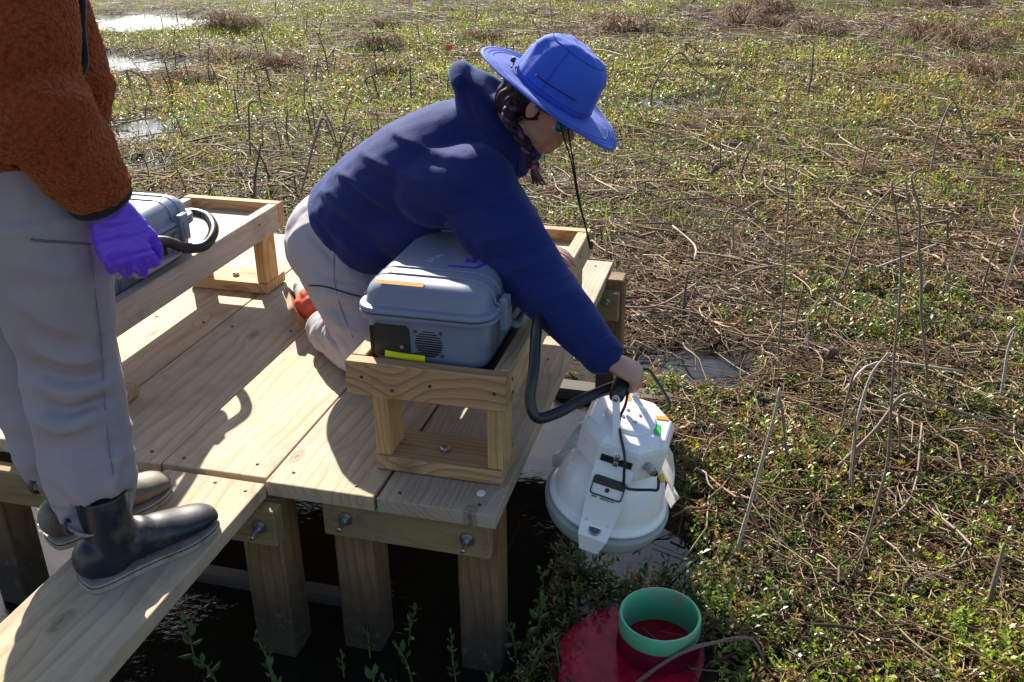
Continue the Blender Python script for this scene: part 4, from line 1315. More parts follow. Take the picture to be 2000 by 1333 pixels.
V = wrinkle(V, F, (.60, -.1, -.55), .020, .085, .0026, 35, near(V, PW['elR'] + (-.02, 0, 0), .13) + near(V, cuffR, .08) + .8 * near(V, (-.24, .46, .52), .09))
V = wrinkle(V, F, (.72, -.08, .62), .022, .11, .0026, 37, near(V, (-.62, .64, .50), .16) + .7 * near(V, (-.20, .52, .72), .10))
hoodie = skin_obj('hoodie', V, F, MAT['hoodie'], person_w)
seam_m = cloth('navy_seam', (0.008, 0.010, 0.050))
for s_ in (SEAM_HEM, SEAM_ARM, SEAM_HOOD, SEAM_ELBOW): sewn('seam', s_, V, F, .0013, seam_m, hoodie)
# ribbed hem and cuff bands
ax_c = unit(PW['elR'] - wrR)
add('cuff', *etube([cuffR + ax_c * .010, cuffR - ax_c * .004, cuffR - ax_c * .022], [.0495, .0485, .044], n=40, ref=(0, 1, 0), round_ends=False, samples=10), MAT['hoodie'], hoodie, smooth=True)

# --- trousers
pt = [ball((-.695, .745, .362), (.140, .178, .150)), etube([(-.70, .745, .34), (-.64, .735, .42)], [.165, .165], [.125, .12], ref=(0, 1, 0))]
for h, k, a in (('hipR', 'kneeR', 'ankR'), ('hipL', 'kneeL', 'ankL')):
    h, k, a = PW[h], PW[k], PW[a]
    hem = k + (a - k) * .74
    pt += [etube([h + (-.015, 0, .0), h * .5 + k * .5 + (-.008, 0, 0), k + (0, 0, .005)], [.122, .104, .080], samples=24),
           etube([k + (0, 0, .002), k * .7 + a * .3 + (.01, -.01, .002), k * .4 + a * .6 + (.005, -.012, -.006), hem + (.0, -.012, -.016)], [.078, .080, .070, .054], samples=26, endk=.5)]
V, F = fuse(pt, .0055, 8)
V[:, 2] = np.maximum(V[:, 2], .004 + .002 * np.random.default_rng(3).random(len(V)))
V = wrinkle(V, F, (-.4, .3, .6), .050, .16, .0045, 51)
kR = PW['kneeR']; aR = PW['ankR']
V = wrinkle(V, F, aR - kR, .030, .12, .008, 55, near(V, kR * .4 + aR * .6, .13))
V = creases(V, F, FOLD_TROUSERS_W)
V[:, 2] = np.maximum(V[:, 2], .003)
trou = skin_obj('trousers', V, F, MAT['trousers_w'], person_w)
sewn('seam', SEAM_WTR, V, F, .0012, cloth('grey_seam', (.20, .19, .21)), trou)
sewn('pocket_zip', ZIP_WTR, V, F, .0022, MAT['black_cloth'], trou)

# --- shoes
shoe_m = [plain('pale_shoe_cloth', (0.36, 0.37, 0.33), 0.7), plain('dark_green_toe', (0.055, 0.068, 0.052), 0.6), plain('red_heel', (0.55, 0.075, 0.03), 0.5)]
def shoe_cols(x, y, z):
    if x < .085 and z < .10: return 2
    if x > .165 and z < .062 - (x - .165) * .12 + .010 * math.sin(x * 120): return 1
    return 0
for hl_, td, ud in (((-.868, .778, .072), (-.50, .86, -.10), (.80, .30, .52)), ((-.79, 1.00, .120), (-.70, .70, -.16), (.55, .35, -.7))):
    s_, X, Ms_, (t_, l_, u_) = shoe(person_w, hl_, td, ud, .262, .094, .055, shoe_m, 'shoe', color_fn=shoe_cols, sole_t=.016)
    o_ = foot_outline(.262, .094)
    add('sole', *xf(prism(o_, -.006, .013), Ms_, hl_), plain('brown_sole', (0.30, 0.15, 0.075), 0.7), s_)
    add('pull_tab', *xf(box(.012, 0, .098, .007, .026, .038, bev=.002), Ms_, hl_), plain('yellow_tab', (0.80, 0.42, 0.02), 0.6), s_)

# --- hat
hat_o = HG(.004, 0, .028)
hatM = HM
def hat_ring(a, b, z, wave=0.0, off=0.0, n=96, sq=2.15):
    th = np.linspace(0, 2 * np.pi, n, endpoint=False)
    c, s = np.cos(th), np.sin(th)
    x = a * np.sign(c) * np.abs(c) ** (2 / sq) + off
    y = b * np.sign(s) * np.abs(s) ** (2 / sq)
    return np.stack([x, y, z + wave * np.cos(2 * th)], 1)
crown = [(.1070, .088, .000), (.1075, .0885, .018), (.1065, .0875, .040), (.1030, .0845, .070), (.0970, .079, .097), (.0875, .071, .118), (.0730, .059, .134), (.053, .043, .1445), (.032, .026, .149), (.012, .010, .1505)]
V, F = rings_to_mesh([hat_ring(a, b, z * .90, 0, .002) for a, b, z in crown])
Fq = np.array([f for f in F if len(f) == 4])
Nn = normals(V, Fq)
ridge = .0052 * vnoise(V * np.array([1, 1.2, .7]), .035, 77) + .0025 * vnoise(V, .016, 78)
ridge -= .0035 * np.exp(-((V[:, 2] - .030) / .004) ** 2)                     # drawn-in band above the brim
V = V + Nn * ridge[:, None]
hat = add('hat', *xf((V, F), hatM, hat_o), MAT['hat'], person_w, smooth=True)
for iz, nm_ in ((6, 'top_seam'), (1, 'band_seam')):
    a_, b_, z_ = crown[iz]
    pts = V[iz * 96:(iz + 1) * 96] + Nn[iz * 96:(iz + 1) * 96] * .0006
    add('seam', *xf(tube(np.vstack([pts, pts[:1]]), .0011, 5), hatM, hat_o), plain('blue_seam', (0.022, 0.06, 0.36), 0.8), hat, smooth=True)
sp = np.stack([V[j * 96 + 70] + Nn[j * 96 + 70] * .0006 for j in range(1, 7)])
add('seam', *xf(tube(sp, .0010, 5, samples=14), hatM, hat_o), plain('blue_seam', (0.022, 0.06, 0.36), 0.8), hat, smooth=True)
br = []
for k, q in enumerate(np.linspace(0, 1, 12)):
    a, b = .107 + (.203 - .107) * q, .0875 + (.163 - .0875) * q
    br.append(hat_ring(a, b, .001 - .006 * q, .012 * q ** 1.5 * -1.0, .004 * q, sq=2.0))
def brim_thick(rs, t):
    top = [r + np.array([0, 0, t / 2]) for r in rs]; bot = [r - np.array([0, 0, t / 2]) for r in rs[::-1]]
    return top + bot
V, F = rings_to_mesh(brim_thick(br, .003), cap=False)
V[:, 2] += .004 * vnoise(V, .07, 91) * np.clip((np.hypot(V[:, 0], V[:, 1]) - .11) / .08, 0, 1)
back = np.clip((-V[:, 0] - .08) / .12, 0, 1)
V[:, 2] += back * .010
add('brim', *xf((V, F), hatM, hat_o), MAT['hat'], hat, smooth=True)
for q in (.93, .80, .67):                                                  # rows of stitching on the brim
    a, b = .107 + .096 * q, .0875 + .0755 * q
    pts = hat_ring(a, b, .001 - .006 * q + .0018, -.012 * q ** 1.5, .004 * q, sq=2.0)
    pts[:, 2] += np.clip((-pts[:, 0] - .08) / .12, 0, 1) * .010 + .004 * vnoise(pts, .07, 91) * np.clip((np.hypot(pts[:, 0], pts[:, 1]) - .11) / .08, 0, 1)
    V, F = tube(np.vstack([pts, pts[:1]]), .0007, 5)
    add('stitching', *xf((V, F), hatM, hat_o), plain('blue_thread', (0.018, 0.05, 0.33), 0.8), hat, smooth=True)
sl_p = [(x, -.0895 * math.sqrt(max(0.05, 1 - (x / .112) ** 2)) ** .85 - .0012, .040 + .002 * math.sin(30 * x)) for x in np.linspace(-.045, .070, 12)]
add('vent_slit', *xf(tube(np.array(sl_p), .0014, 6), hatM, hat_o), MAT['black_cloth'], hat, smooth=True)
add('cord_lock', *xf(merge(box(-.118, -.020, .018, .010, .018, .012, bev=.003, seg=2), tube(np.array([(-.13, .01, .012), (-.12, -.012, .022), (-.112, -.026, .016), (-.108, -.045, .006)]), .0018, 6, samples=14)), hatM, hat_o), MAT['black_plastic'], hat, smooth=True)
cord = np.array([(.025, .500, .83), (.040, .500, .775), (.062, .512, .70), (.076, .520, .615), (.092, .522, .555), (.106, .525, .51), (.113, .53, .475), (.107, .531, .49), (.098, .531, .53), (.081, .528, .60), (.066, .523, .69), (.050, .53, .77), (.045, .56, .82)])
add('chin_cord', *tube(cord, .0021, 8, samples=60), MAT['black_cloth'], hat, smooth=True)
add('cord_bead', *ball((.114, .5295, .482), (.006, .006, .012)), MAT['black_plastic'], hat, smooth=True)

# --- hair, braid, glasses, earring
hparts = [ball(HG(-.022, 0, .025), np.array([.098, .082, .088]), HM), ball(HG(-.055, 0, -.035), np.array([.058, .072, .055]), HM), etube([HG(-.045, -.050, .0), HG(-.050, -.060, -.03)], [.03, .026])]
V, F = fuse(hparts, .005, 4)
q = (V - HC) @ HM.T
keep_f = (q[:, 0] < .012 - .35 * np.clip(q[:, 2], -.2, .0)) & (q[:, 2] < .022)
V = V + normals(V, F) * (.003 * np.sin(q[:, 1] * 300 + q[:, 2] * 60 + 3 * vnoise(V, .03, 5)))[:, None]
fk = keep_f[F].all(1)
hair = add('hair', V, F[fk], MAT['hair'], person_w, smooth=True)
bp = catmull(np.array([HG(-.050, -.070, -.020), HG(-.040, -.086, -.060), (-.040, .482, .735), (-.026, .480, .690)]), 60)
tt = np.linspace(0, 5.2 * math.pi, 60)
for k in range(3):
    ph = k * 2 * math.pi / 3
    offs = np.stack([0.0095 * np.sin(tt + ph), .006 * np.sin(2 * (tt + ph)), np.zeros(60)], 1)
    add('braid_strand', *tube(bp + offs, .0098 * np.linspace(1, .72, 60), 10), MAT['hair'] if k else plain('violet_hair', (0.05, 0.014, 0.060), 0.4, 0, 0.3, 80), hair, smooth=True)
add('hair_tie', *tube(np.array([bp[-1] + (0, 0, .004), bp[-1] + (.001, 0, -.004)]), .011, 12), plain('pink_tie', (0.30, 0.03, 0.14), 0.6), hair)
tail = [etube([bp[-1], bp[-1] + (.004 + dx, dy, -.022), bp[-1] + (.012 + 2.2 * dx, 1.5 * dy, -.048)], [.006, .0058, .001], n=8) for dx, dy in ((0, 0), (.006, -.002), (-.005, .003), (.003, .006), (.010, .002))]
add('braid_tail', *merge(*tail), plain('red_brown_hair', (0.075, 0.022, 0.015), 0.45, 0, 0.3, 90), hair, smooth=True)
glm = plain('black_frame', (0.012, 0.012, 0.013), 0.3)
gl = add('sunglasses', *merge(*[tube(np.array([HG(.083, s * .020, .004), HG(.074, s * .058, .010), HG(.040, s * .074, .006), HG(-.002, s * .083, .004)]), .003, 6, samples=16) for s in (-1, 1)], tube(np.array([HG(.083, -.020, .004), HG(.094, 0, .008), HG(.083, .020, .004)]), .003, 6, samples=8)), glm, person_w, smooth=True)
lm = plain('teal_mirror_lens', (0.004, 0.16, 0.17), 0.12, 0.3, 0.1, 10)
for s in (-1, 1):
    add('lens', *ball(HG(.076, s * .040, -.008), np.array([.016, .030, .022]), HM), lm, gl, smooth=True)
a = np.linspace(0, 2 * np.pi, 20)
add('earring', *tube(np.stack([HG(-.012, -.0835, -.046)[0] + .0075 * np.cos(a), np.full(20, HG(-.012, -.0835, -.046)[1]), HG(-.012, -.0835, -.046)[2] + .0075 * np.sin(a)], 1), .0012, 6), MAT['screw'], person_w, smooth=True)
# ------------------------------------------------------------------ standing person at the left
VIEW2 = np.array([-1.2, 1.4, -0.9])
SF = unit([.475, .88, 0]); SR = np.array([SF[1], -SF[0], 0])
PS = dict(ankR=(-.722, -.382, .09), kneeR=(-.762, -.338, .47), hipR=(-.748, -.362, .80), ankL=(-.880, -.275, .09), kneeL=(-.965, -.245, .47), hipL=(-.905, -.275, .80),
          pelvis=(-.828, -.32, .85), waist=(-.828, -.32, 1.0), chest=(-.82, -.32, 1.22), neck=(-.80, -.29, 1.43),
          shR=(-.655, -.415, 1.34), elR=(-.618, -.462, 1.035), wrR=(-.588, -.374, .808), shL=(-.985, -.225, 1.34), elL=(-1.06, -.20, 1.06), wrL=(-1.04, -.06, .90))
PS = {k: np.array(v) for k, v in PS.items()}
gf = unit([.33, -.06, -.94]); gl_ = unit([-.78, -.60, -.16])
glove_p = hand_parts(PS['wrR'], gf, gl_, 1.10, curl=((22, 92, 70), (28, 92, 70), (32, 90, 70), (36, 88, 70)), side=-1, thumb=(.93, .34, .10), thumb_curl=22, fat=.99, spread=5)
hp2, HG2, HM2 = head_parts((-.77, -.235, 1.575), (.52, .80, -.30), (.1, .2, .97))
body = hp2 + [etube([PS['neck'] - (0, 0, .06), PS['neck'], HG2(-.02, 0, -.04)], [.06, .055, .055]),
              etube([PS['chest'] - (0, 0, .08), PS['chest'], PS['neck'] - (0, 0, .05)], [.12, .14, .07], [.09, .10, .06], ref=SR),
              arm(PS['shR'], PS['elR'], PS['wrR'] + (0, 0, .02)), arm(PS['shL'], PS['elL'], PS['wrL']), etube([PS['shR'], PS['shL']], .055)] \
    + hand_parts(PS['wrL'], (.25, .8, -.5), (-.3, -.2, -.9), 1.0, curl=(25, 35, 25), side=1) \
    + hand_parts(PS['wrR'], gf, gl_, 1.0, curl=((22, 92, 70), (28, 92, 70), (32, 90, 70), (36, 88, 70)), side=-1, thumb=(.93, .34, .10), thumb_curl=22, fat=.85, spread=5)
V, F = fuse(body, .006, 3)
person_s = skin_obj('person', V, F, MAT['skin'], origin=(-.80, -.30, 0))
tag(person_s, 'standing person in a rust fleece jacket, violet glove and dark rubber boots on the walkway', 'person')
V, F = fuse([ball(HG2(-.018, 0, .042), np.array([.102, .083, .092]), HM2), ball(HG2(-.05, 0, -.03), np.array([.065, .076, .07]), HM2)], .006, 3)
q = (V - HG2(0, 0, 0)) @ HM2.T
fk = ((q[:, 0] < .02) | (q[:, 2] > .075))[F].all(1)
add('hair', V, F[fk], MAT['hair'], person_s, smooth=True)

# --- trousers
pt = [etube([PS['pelvis'] + (0, 0, .06), PS['pelvis'] - (0, 0, .05)], [.195, .20], [.150, .155], ref=SR, endk=.5)]
for s in 'RL':
    h, k, a = PS['hip' + s], PS['knee' + s], PS['ank' + s]
    r = 1.0 if s == 'R' else .92
    pt.append(etube([h + (0, 0, .0), h * .55 + k * .45, k + (-.006, 0, .03), k * .62 + a * .38 + (-.012, 0, 0), k * .25 + a * .75 + (-.012, -.008, 0), a + (-.010, -.010, .092)], np.array([.128, .112, .089, .086, .079, .064]) * r, np.array([.128, .112, .094, .092, .083, .069]) * r, ref=SR, samples=44, endk=.12))
V, F = fuse(pt, .0055, 7)
low = np.clip((.62 - V[:, 2]) / .25, 0, 1)
V = wrinkle(V, F, (.2, 0, 1), .075, .22, .007, 61, .35 + .65 * np.exp(-((V[:, 2] - .47) / .16) ** 2))
V = wrinkle(V, F, (.3, .3, 1), .042, .14, .007, 63, np.exp(-((V[:, 2] - .26) / .09) ** 2))
V = creases(V, F, FOLD_TROUSERS_S, 1.15)
V = relax(V, F, 1)
TV, TF = V, F
trou_s = skin_obj('trousers', V, F, MAT['trousers_s'], person_s)

# --- fleece jacket
def fleece(name):
    mt, nt, N, L, B = new_mat(name)
    tc = N.new('ShaderNodeTexCoord')
    v = N.new('ShaderNodeTexVoronoi'); v.feature = 'SMOOTH_F1'; v.inputs['Scale'].default_value = 150; v.inputs['Smoothness'].default_value = 0.6
    wv = noise(N, L, tc.outputs['Object'], 70, 3)
    vm_ = N.new('ShaderNodeVectorMath'); vm_.operation = 'MULTIPLY_ADD'
    L.new(wv.outputs['Color'], vm_.inputs[0]); vm_.inputs[1].default_value = (.010, .010, .010); L.new(tc.outputs['Object'], vm_.inputs[2])
    L.new(vm_.outputs[0], v.inputs['Vector'])
    r = ramp(N, [(0.0, (0.46, 0.090, 0.026)), (0.55, (0.25, 0.042, 0.012)), (0.9, (0.06, 0.010, 0.003))])
    L.new(v.outputs['Distance'], r.inputs[0])
    n2 = noise(N, L, tc.outputs['Object'], 9, 4)
    c = mixc(N, L, 0.4, r.outputs[0], mixc(N, L, n2.outputs[0], (0.12, 0.021, 0.007), (0.42, 0.09, 0.026)), 'MIX')
    n3 = noise(N, L, tc.outputs['Object'], 700, 2)
    L.new(c, B.inputs['Base Color'])
    B.inputs['Roughness'].default_value = 1.0
    B.inputs['Specular IOR Level'].default_value = 0.1
    B.inputs['Sheen Weight'].default_value = 0.35
    B.inputs['Sheen Roughness'].default_value = 0.5
    B.inputs['Sheen Tint'].default_value = (1.0, 0.45, 0.22, 1)
    b1 = bump(N, L, n3.outputs[0], 0.5, 0.001, None)
    inv = mth(N, L, 'SUBTRACT', 1.0, v.outputs['Distance'])
    bump(N, L, inv, 0.9, 0.007, B, b1)
    return mt


MAT['fleece'] = fleece('rust_sherpa_fleece')
cR = PS['wrR'] + unit(PS['elR'] - PS['wrR']) * .022
jp = [etube([PS['pelvis'] + (0, 0, .055), PS['waist'], PS['chest'], PS['chest'] + (.005, .01, .12)], [.215, .212, .205, .15], [.172, .176, .165, .12], ref=SR, endk=.30, samples=34),
      etube([PS['chest'] + (.005, .01, .10), PS['neck'] - (0, 0, .04), PS['neck'] + (.01, .01, .03)], [.14, .085, .075]),
      etube([PS['pelvis'] + SF * .085 + SR * .105 + (0, 0, .075), PS['waist'] + SF * .105 + SR * .105 + (0, 0, .02), PS['waist'] + SF * .10 + SR * .09 + (0, 0, .2)], [.062, .070, .06]),
      etube([PS['shR'] + (-.03, .02, .0), PS['shR'] * .5 + PS['elR'] * .5, PS['elR'] + (-.005, 0, 0), PS['elR'] * .5 + cR * .5 + (-.004, 0, -.004), cR], [.100, .092, .088, .077, .052], samples=40, endk=.2),
      etube([PS['shL'], PS['shL'] * .5 + PS['elL'] * .5, PS['elL'], PS['wrL'] * .85 + PS['elL'] * .15], [.098, .090, .082, .055], samples=40, endk=.2)]
V, F = fuse(jp, .0042, 7)
V = wrinkle(V, F, (0.1, .2, 1), .095, .22, .010, 71)
axs = unit(PS['elR'] - cR)
V = wrinkle(V, F, axs, .050, .12, .014, 73, near(V, PS['elR'] * .6 + cR * .4, .13))
fl = [(W1((-.72, -.46, .92), (-.66, -.53, .93), (-.60, -.52, .955), (-.54, -.44, .985)), .020, .012), (W1((-.72, -.46, 1.02), (-.66, -.53, 1.0), (-.60, -.52, 1.02), (-.54, -.44, 1.05)), .022, -.014)]
V = folds(V, F, fl, VIEW2)
Nn = normals(V, F)
curl_n = np.abs(vnoise(V + .004 * np.stack([vnoise(V, .012, 9), vnoise(V, .012, 10), vnoise(V, .012, 12)], 1), .0070, 8))
V = V + Nn * (.0030 * (.5 - curl_n) + .0012 * vnoise(V, .0048, 14))[:, None]
jacket = skin_obj('fleece_jacket', V, F, MAT['fleece'], person_s)
# cuff binding: swept band tilted like the sleeve end
cb_ = etube([cR - axs * .000, cR - axs * .008, cR - axs * .016], [.0565, .0575, .0535], n=44, ref=SR, round_ends=False, samples=8)
add('cuff_binding', *cb_, MAT['black_cloth'], jacket, smooth=True)
zp = catmull(np.array([(-.660, -.262, 1.20), (-.660, -.280, 1.12), (-.668, -.305, 1.06), (-.680, -.330, 1.01)]), 24)
zp = snap(zp, V, F, .001)
add('pocket_zip', *tube(zp, .0085, 8), MAT['black_cloth'], jacket, smooth=True)

# --- glove
V, F = fuse(glove_p + [etube([PS['wrR'] + axs * .03, PS['wrR'] - axs * .02], [.040, .036], [.034, .028], ref=gl_)], .0034, 3)
V = wrinkle(V, F, gf, .012, .05, .0022, 81)
glove = skin_obj('glove', V, F, MAT['glove'], person_s)
# --- seam and zip on the trouser leg
sewn('seam', SEAM_STR, TV, TF, .0013, cloth('mauve_seam', (.19, .165, .195)), trou_s)
sewn('pocket_zip', ZIP_STR, TV, TF, .0026, cloth('zip_grey', (.13, .115, .135)), trou_s)

# --- rubber boots
boot_m = plain('navy_rubber', (0.013, 0.016, 0.024), 0.40, 0, 0.25, 14, dirt=((0.25, 0.19, 0.13), 9, 0.50, 0.90))
boot_m2 = plain('muddy_rubber', (0.03, 0.028, 0.027), 0.55, 0, 0.25, 14, dirt=((0.30, 0.225, 0.15), 8, 0.33, 0.72))
sole_m = plain('pale_sole', (0.33, 0.30, 0.26), 0.7, 0, 0.15, 30, dirt=((0.22, 0.16, 0.10), 25, 0.5, 0.7))
for (hx, hy), (tx, ty) in (((-.757, -.452), (-.608, -.175)), ((-.922, -.345), (-.788, -.082))):
    d = unit([tx - hx, ty - hy, 0]); Lb = math.hypot(tx - hx, ty - hy)
    bt, X, Mb, (t_, l_, u_) = shoe(person_s, (hx, hy, 0.0), d, (0, 0, 1), Lb, .112, .150, [boot_m if hx > -.85 else boot_m2], 'boot', sole_t=.016)
    o_ = foot_outline(Lb, .114)
    add('sole', *xf(prism(o_, .0005, .0205), Mb, (hx, hy, 0)), sole_m, bt)
    on = foot_outline(Lb + .0024, .1164); on[:, 0] -= .0012
    add('sole_stripe', *xf(prism(on, .0130, .0150), Mb, (hx, hy, 0)), MAT['black_plastic'], bt)
    ang = np.linspace(-.3, math.pi + .3, 14)
    for xx, s in ((.002, -1), (.126, 1)):
        z0 = .150 if s < 0 else .160
        P = np.stack([xx + s * .011 * np.sin(ang), np.zeros(14), z0 + .015 * np.cos(ang) + .004], 1)
        V, F = tube(P, .0035, 8)
        V[:, 1] *= 2.6
        add('pull_loop', *xf((V, F), Mb, (hx, hy, 0)), boot_m, bt, smooth=True)
# ------------------------------------------------------------------ vegetation
def leaf_mat(name, gloss=0.3, trans=0.35, spec=0.5):
    mt, nt, N, L, B = new_mat(name)
    at_ = N.new('ShaderNodeAttribute'); at_.attribute_name = 'tint'
    L.new(at_.outputs['Color'], B.inputs['Base Color'])
    B.inputs['Roughness'].default_value = gloss
    B.inputs['Specular IOR Level'].default_value = spec
    if trans > 0:
        tr = N.new('ShaderNodeBsdfTranslucent')
        hs = N.new('ShaderNodeHueSaturation'); hs.inputs['Value'].default_value = 1.5; hs.inputs['Saturation'].default_value = 1.1
        L.new(at_.outputs['Color'], hs.inputs['Color']); L.new(hs.outputs[0], tr.inputs[0])
        mx = N.new('ShaderNodeMixShader'); mx.inputs[0].default_value = trans
        L.new(B.outputs[0], mx.inputs[1]); L.new(tr.outputs[0], mx.inputs[2])
        L.new(mx.outputs[0], N['Material Output'].inputs[0])
    return mt


MAT['leaf'] = leaf_mat('marsh_leaf', 0.36, 0.45, 0.35)
MAT['leaf_far'] = leaf_mat('far_marsh_leaf', 0.42, 0.42, 0.25)
MAT['blade'] = leaf_mat('grass_blade', 0.5, 0.35, 0.3)
MAT['straw'] = leaf_mat('dead_stem', 0.65, 0.0, 0.3)


def tinted(name, V, F, tint, mat, parent=None, smooth=False, origin=None):
    """tint: colour per vertex"""
    o = add(name, V, F, mat, parent, smooth, origin)
    ca_ = o.data.color_attributes.new('tint', 'FLOAT_COLOR', 'POINT')
    buf = np.ones((len(V), 4), np.float32); buf[:, :3] = tint
    ca_.data.foreach_set('color', buf.ravel())
    return o


FW = np.array([-math.sin(YAW), math.cos(YAW)])
SD = np.array([math.cos(YAW), math.sin(YAW)])


def scatter(n, d0, d1, power, half=0.80, seed=0):
    """points on the marsh in front of the platform, thinning with distance"""
    r = np.random.default_rng(seed)
    u = r.random(n)
    k = 2 - power
    d = (d0 ** k + u * (d1 ** k - d0 ** k)) ** (1 / k)
    s = (r.random(n) * 2 - 1) * (half * d * 0.90 + 0.45)
    x = CAM[0] + FW[0] * d + SD[0] * s
    y = CAM[1] + FW[1] * d + SD[1] * s
    return x, y, np.hypot(x - CAM[0], y - CAM[1])


def footprint(x, y, m=0.0):
    return ((x > -1.52 - m) & (x < 0.03 + m) & (y > -0.06 - m) & (y < 1.73 + m)) | ((x > -0.87 - m) & (x < -0.56 + m) & (y < 0)) | ((x - COL[0]) ** 2 + (y - COL[1]) ** 2 < .0135)


def nz(x, y, s, seed): return vnoise(np.stack([x, y, np.zeros_like(x)], 1), s, seed)


def leaves(px, py, pz, hgt, size, K, tint, rs, elev=(0.15, 1.0), lean=0.25, wid=0.36):
    """little whorled sprigs: K leaves up a short stem"""
    n = len(px)
    a0 = rs.random(n) * 6.28
    lx, ly = rs.normal(0, lean, n), rs.normal(0, lean, n)
    Vs = np.empty((n, K, 4, 3)); Ts = np.empty((n, K, 4, 3))
    for k in range(K):
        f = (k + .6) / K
        a = a0 + k * 2.4 + rs.normal(0, .25, n)
        e = elev[0] + (elev[1] - elev[0]) * f + rs.normal(0, .2, n)
        ln = size * (1.15 - .45 * f) * rs.uniform(.75, 1.2, n)
        w = ln * wid
        bx0 = px + lx * hgt * f; by0 = py + ly * hgt * f; bz0 = pz + hgt * f
        dx, dy, dz = np.cos(a) * np.cos(e), np.sin(a) * np.cos(e), np.sin(e)
        ox, oy = -np.sin(a), np.cos(a)
        roll = rs.normal(0, .35, n)
        Vs[:, k, 0] = np.stack([bx0, by0, bz0], 1)
        Vs[:, k, 2] = np.stack([bx0 + dx * ln, by0 + dy * ln, bz0 + dz * ln - .12 * ln], 1)
        for q, s in ((1, 1), (3, -1)):
            Vs[:, k, q] = np.stack([bx0 + dx * ln * .52 + s * ox * w / 2, by0 + dy * ln * .52 + s * oy * w / 2, bz0 + dz * ln * .52 + .10 * ln + s * roll * w / 2], 1)
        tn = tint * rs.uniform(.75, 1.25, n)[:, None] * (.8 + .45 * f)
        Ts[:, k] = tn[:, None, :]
    F = np.arange(n * K * 4).reshape(-1, 4)
    return Vs.reshape(-1, 3), F, Ts.reshape(-1, 3)


def strips(P, W, side):
    """flat ribbons: P (n,m,3), W (m,), side (n,3)"""
    n, m_, _ = P.shape
    A = P - side[:, None, :] * W[None, :, None] / 2; B = P + side[:, None, :] * W[None, :, None] / 2
    Vv = np.stack([A, B], 2).reshape(n, m_ * 2, 3)
    base = (np.arange(n) * m_ * 2)[:, None]
    q = np.arange(m_ - 1)[None, :] * 2
    F = np.stack([base + q, base + q + 1, base + q + 3, base + q + 2], -1).reshape(-1, 4)
    return Vv.reshape(-1, 3), F


def tri_tubes(P, R):
    """three-sided stems: P (n,m,3), R (n,)"""
    n, m_, _ = P.shape
    T = np.gradient(P, axis=1); T /= np.linalg.norm(T, axis=2, keepdims=True) + 1e-9
    up_ = np.array([0, 0, 1.0])
    U = np.cross(T, up_); U /= np.linalg.norm(U, axis=2, keepdims=True) + 1e-6
    Wv = np.cross(U, T)
    taper = np.linspace(1, .75, m_)[None, :, None] * R[:, None, None]
    rings = np.stack([P + taper * (math.cos(q) * U + math.sin(q) * Wv) for q in (1.57, 3.67, 5.76)], 2)
    base = (np.arange(n) * m_ * 3)[:, None, None]
    i = np.arange(m_ - 1)[None, :, None] * 3
    j = np.arange(3)[None, None, :]
    F = np.stack([base + i + j, base + i + (j + 1) % 3, base + i + 3 + (j + 1) % 3, base + i + 3 + j], -1).reshape(-1, 4)
    return rings.reshape(-1, 3), F


def greenness(x, y):
    g = .50 + .55 * nz(x, y, 1.3, 31) + .45 * nz(x, y, .42, 32) + .2 * nz(x, y, 4.0, 33)
    g = g + np.clip((-x) / 5, -.10, .16) + .10 * np.exp(-((x - 1.2) ** 2 + (y - 1.2) ** 2) / 2.5)
    return g


# --- low green ground cover
def ground_cover(name, n, d0, d1, power, size, K, seed, hgt):
    rs = np.random.default_rng(seed)
    x, y, d = scatter(n, d0, d1, power, seed=seed)
    w = pool_depth(x, y)
    g = greenness(x, y)
    p = np.clip(g * 1.0 + .24, .38, .95) * np.where(w > .0, np.where((x > -.05) & (y < 2.6), np.where(y > 1.45, .55, .24 + .36 * (nz(x, y, .16, 35) > .15)), np.where(y > 3.5, .48, .05)), 1.0)
    far_dry = np.clip((d - 8) / 12, 0, .35)
    p = p * (1 - far_dry)
    keep = (rs.random(n) < p) & ~footprint(x, y) & ~((w > .3) & (x < -.05))
    rd = (x - .318) ** 2 + (y - .165) ** 2 < .045
    keep &= ~(rd & (rs.random(n) < .70))
    x, y, d, g, w = x[keep], y[keep], d[keep], g[keep], w[keep]
    m_ = len(x)
    z = np.maximum(ground_z(x, y), WATER_Z) + .002
    sc = np.clip(d / 5.2, .92, 1.9) * rs.uniform(.65, 1.35, m_)
    dark = np.array([.045, .078, .016]); mid = np.array([.105, .160, .030]); lime = np.array([.29, .36, .055])
    t = np.clip(.45 + .5 * nz(x, y, .6, 36) + rs.normal(0, .25, m_), 0, 1)[:, None]
    c = np.where(t < .5, dark + (mid - dark) * t * 2, mid + (lime - mid) * (t - .5) * 2)
    dry = rs.random(m_) < (.24 + .22 * (g < .45) + (.12 if d0 > 3 else 0))
    c[dry] = np.array([.26, .165, .075]) * rs.uniform(.6, 1.3, (dry.sum(), 1))
    yel = rs.random(m_) < .03
    c[yel] = np.array([.34, .26, .03])
    rd = (x - .318) ** 2 + (y - .165) ** 2 < .046
    c[rd] = np.array([.20, .055, .020]) * rs.uniform(.6, 1.3, (rd.sum(), 1))
    clump = np.clip(1 + 1.1 * nz(x, y, .22, 37) + .5 * nz(x, y, .7, 38), .35, 2.4)
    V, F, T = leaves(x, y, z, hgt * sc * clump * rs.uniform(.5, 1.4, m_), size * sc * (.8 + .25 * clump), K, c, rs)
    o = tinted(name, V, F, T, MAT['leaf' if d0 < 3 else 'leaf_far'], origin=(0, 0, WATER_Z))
    tag(o, kind='stuff')
    return o, len(F)


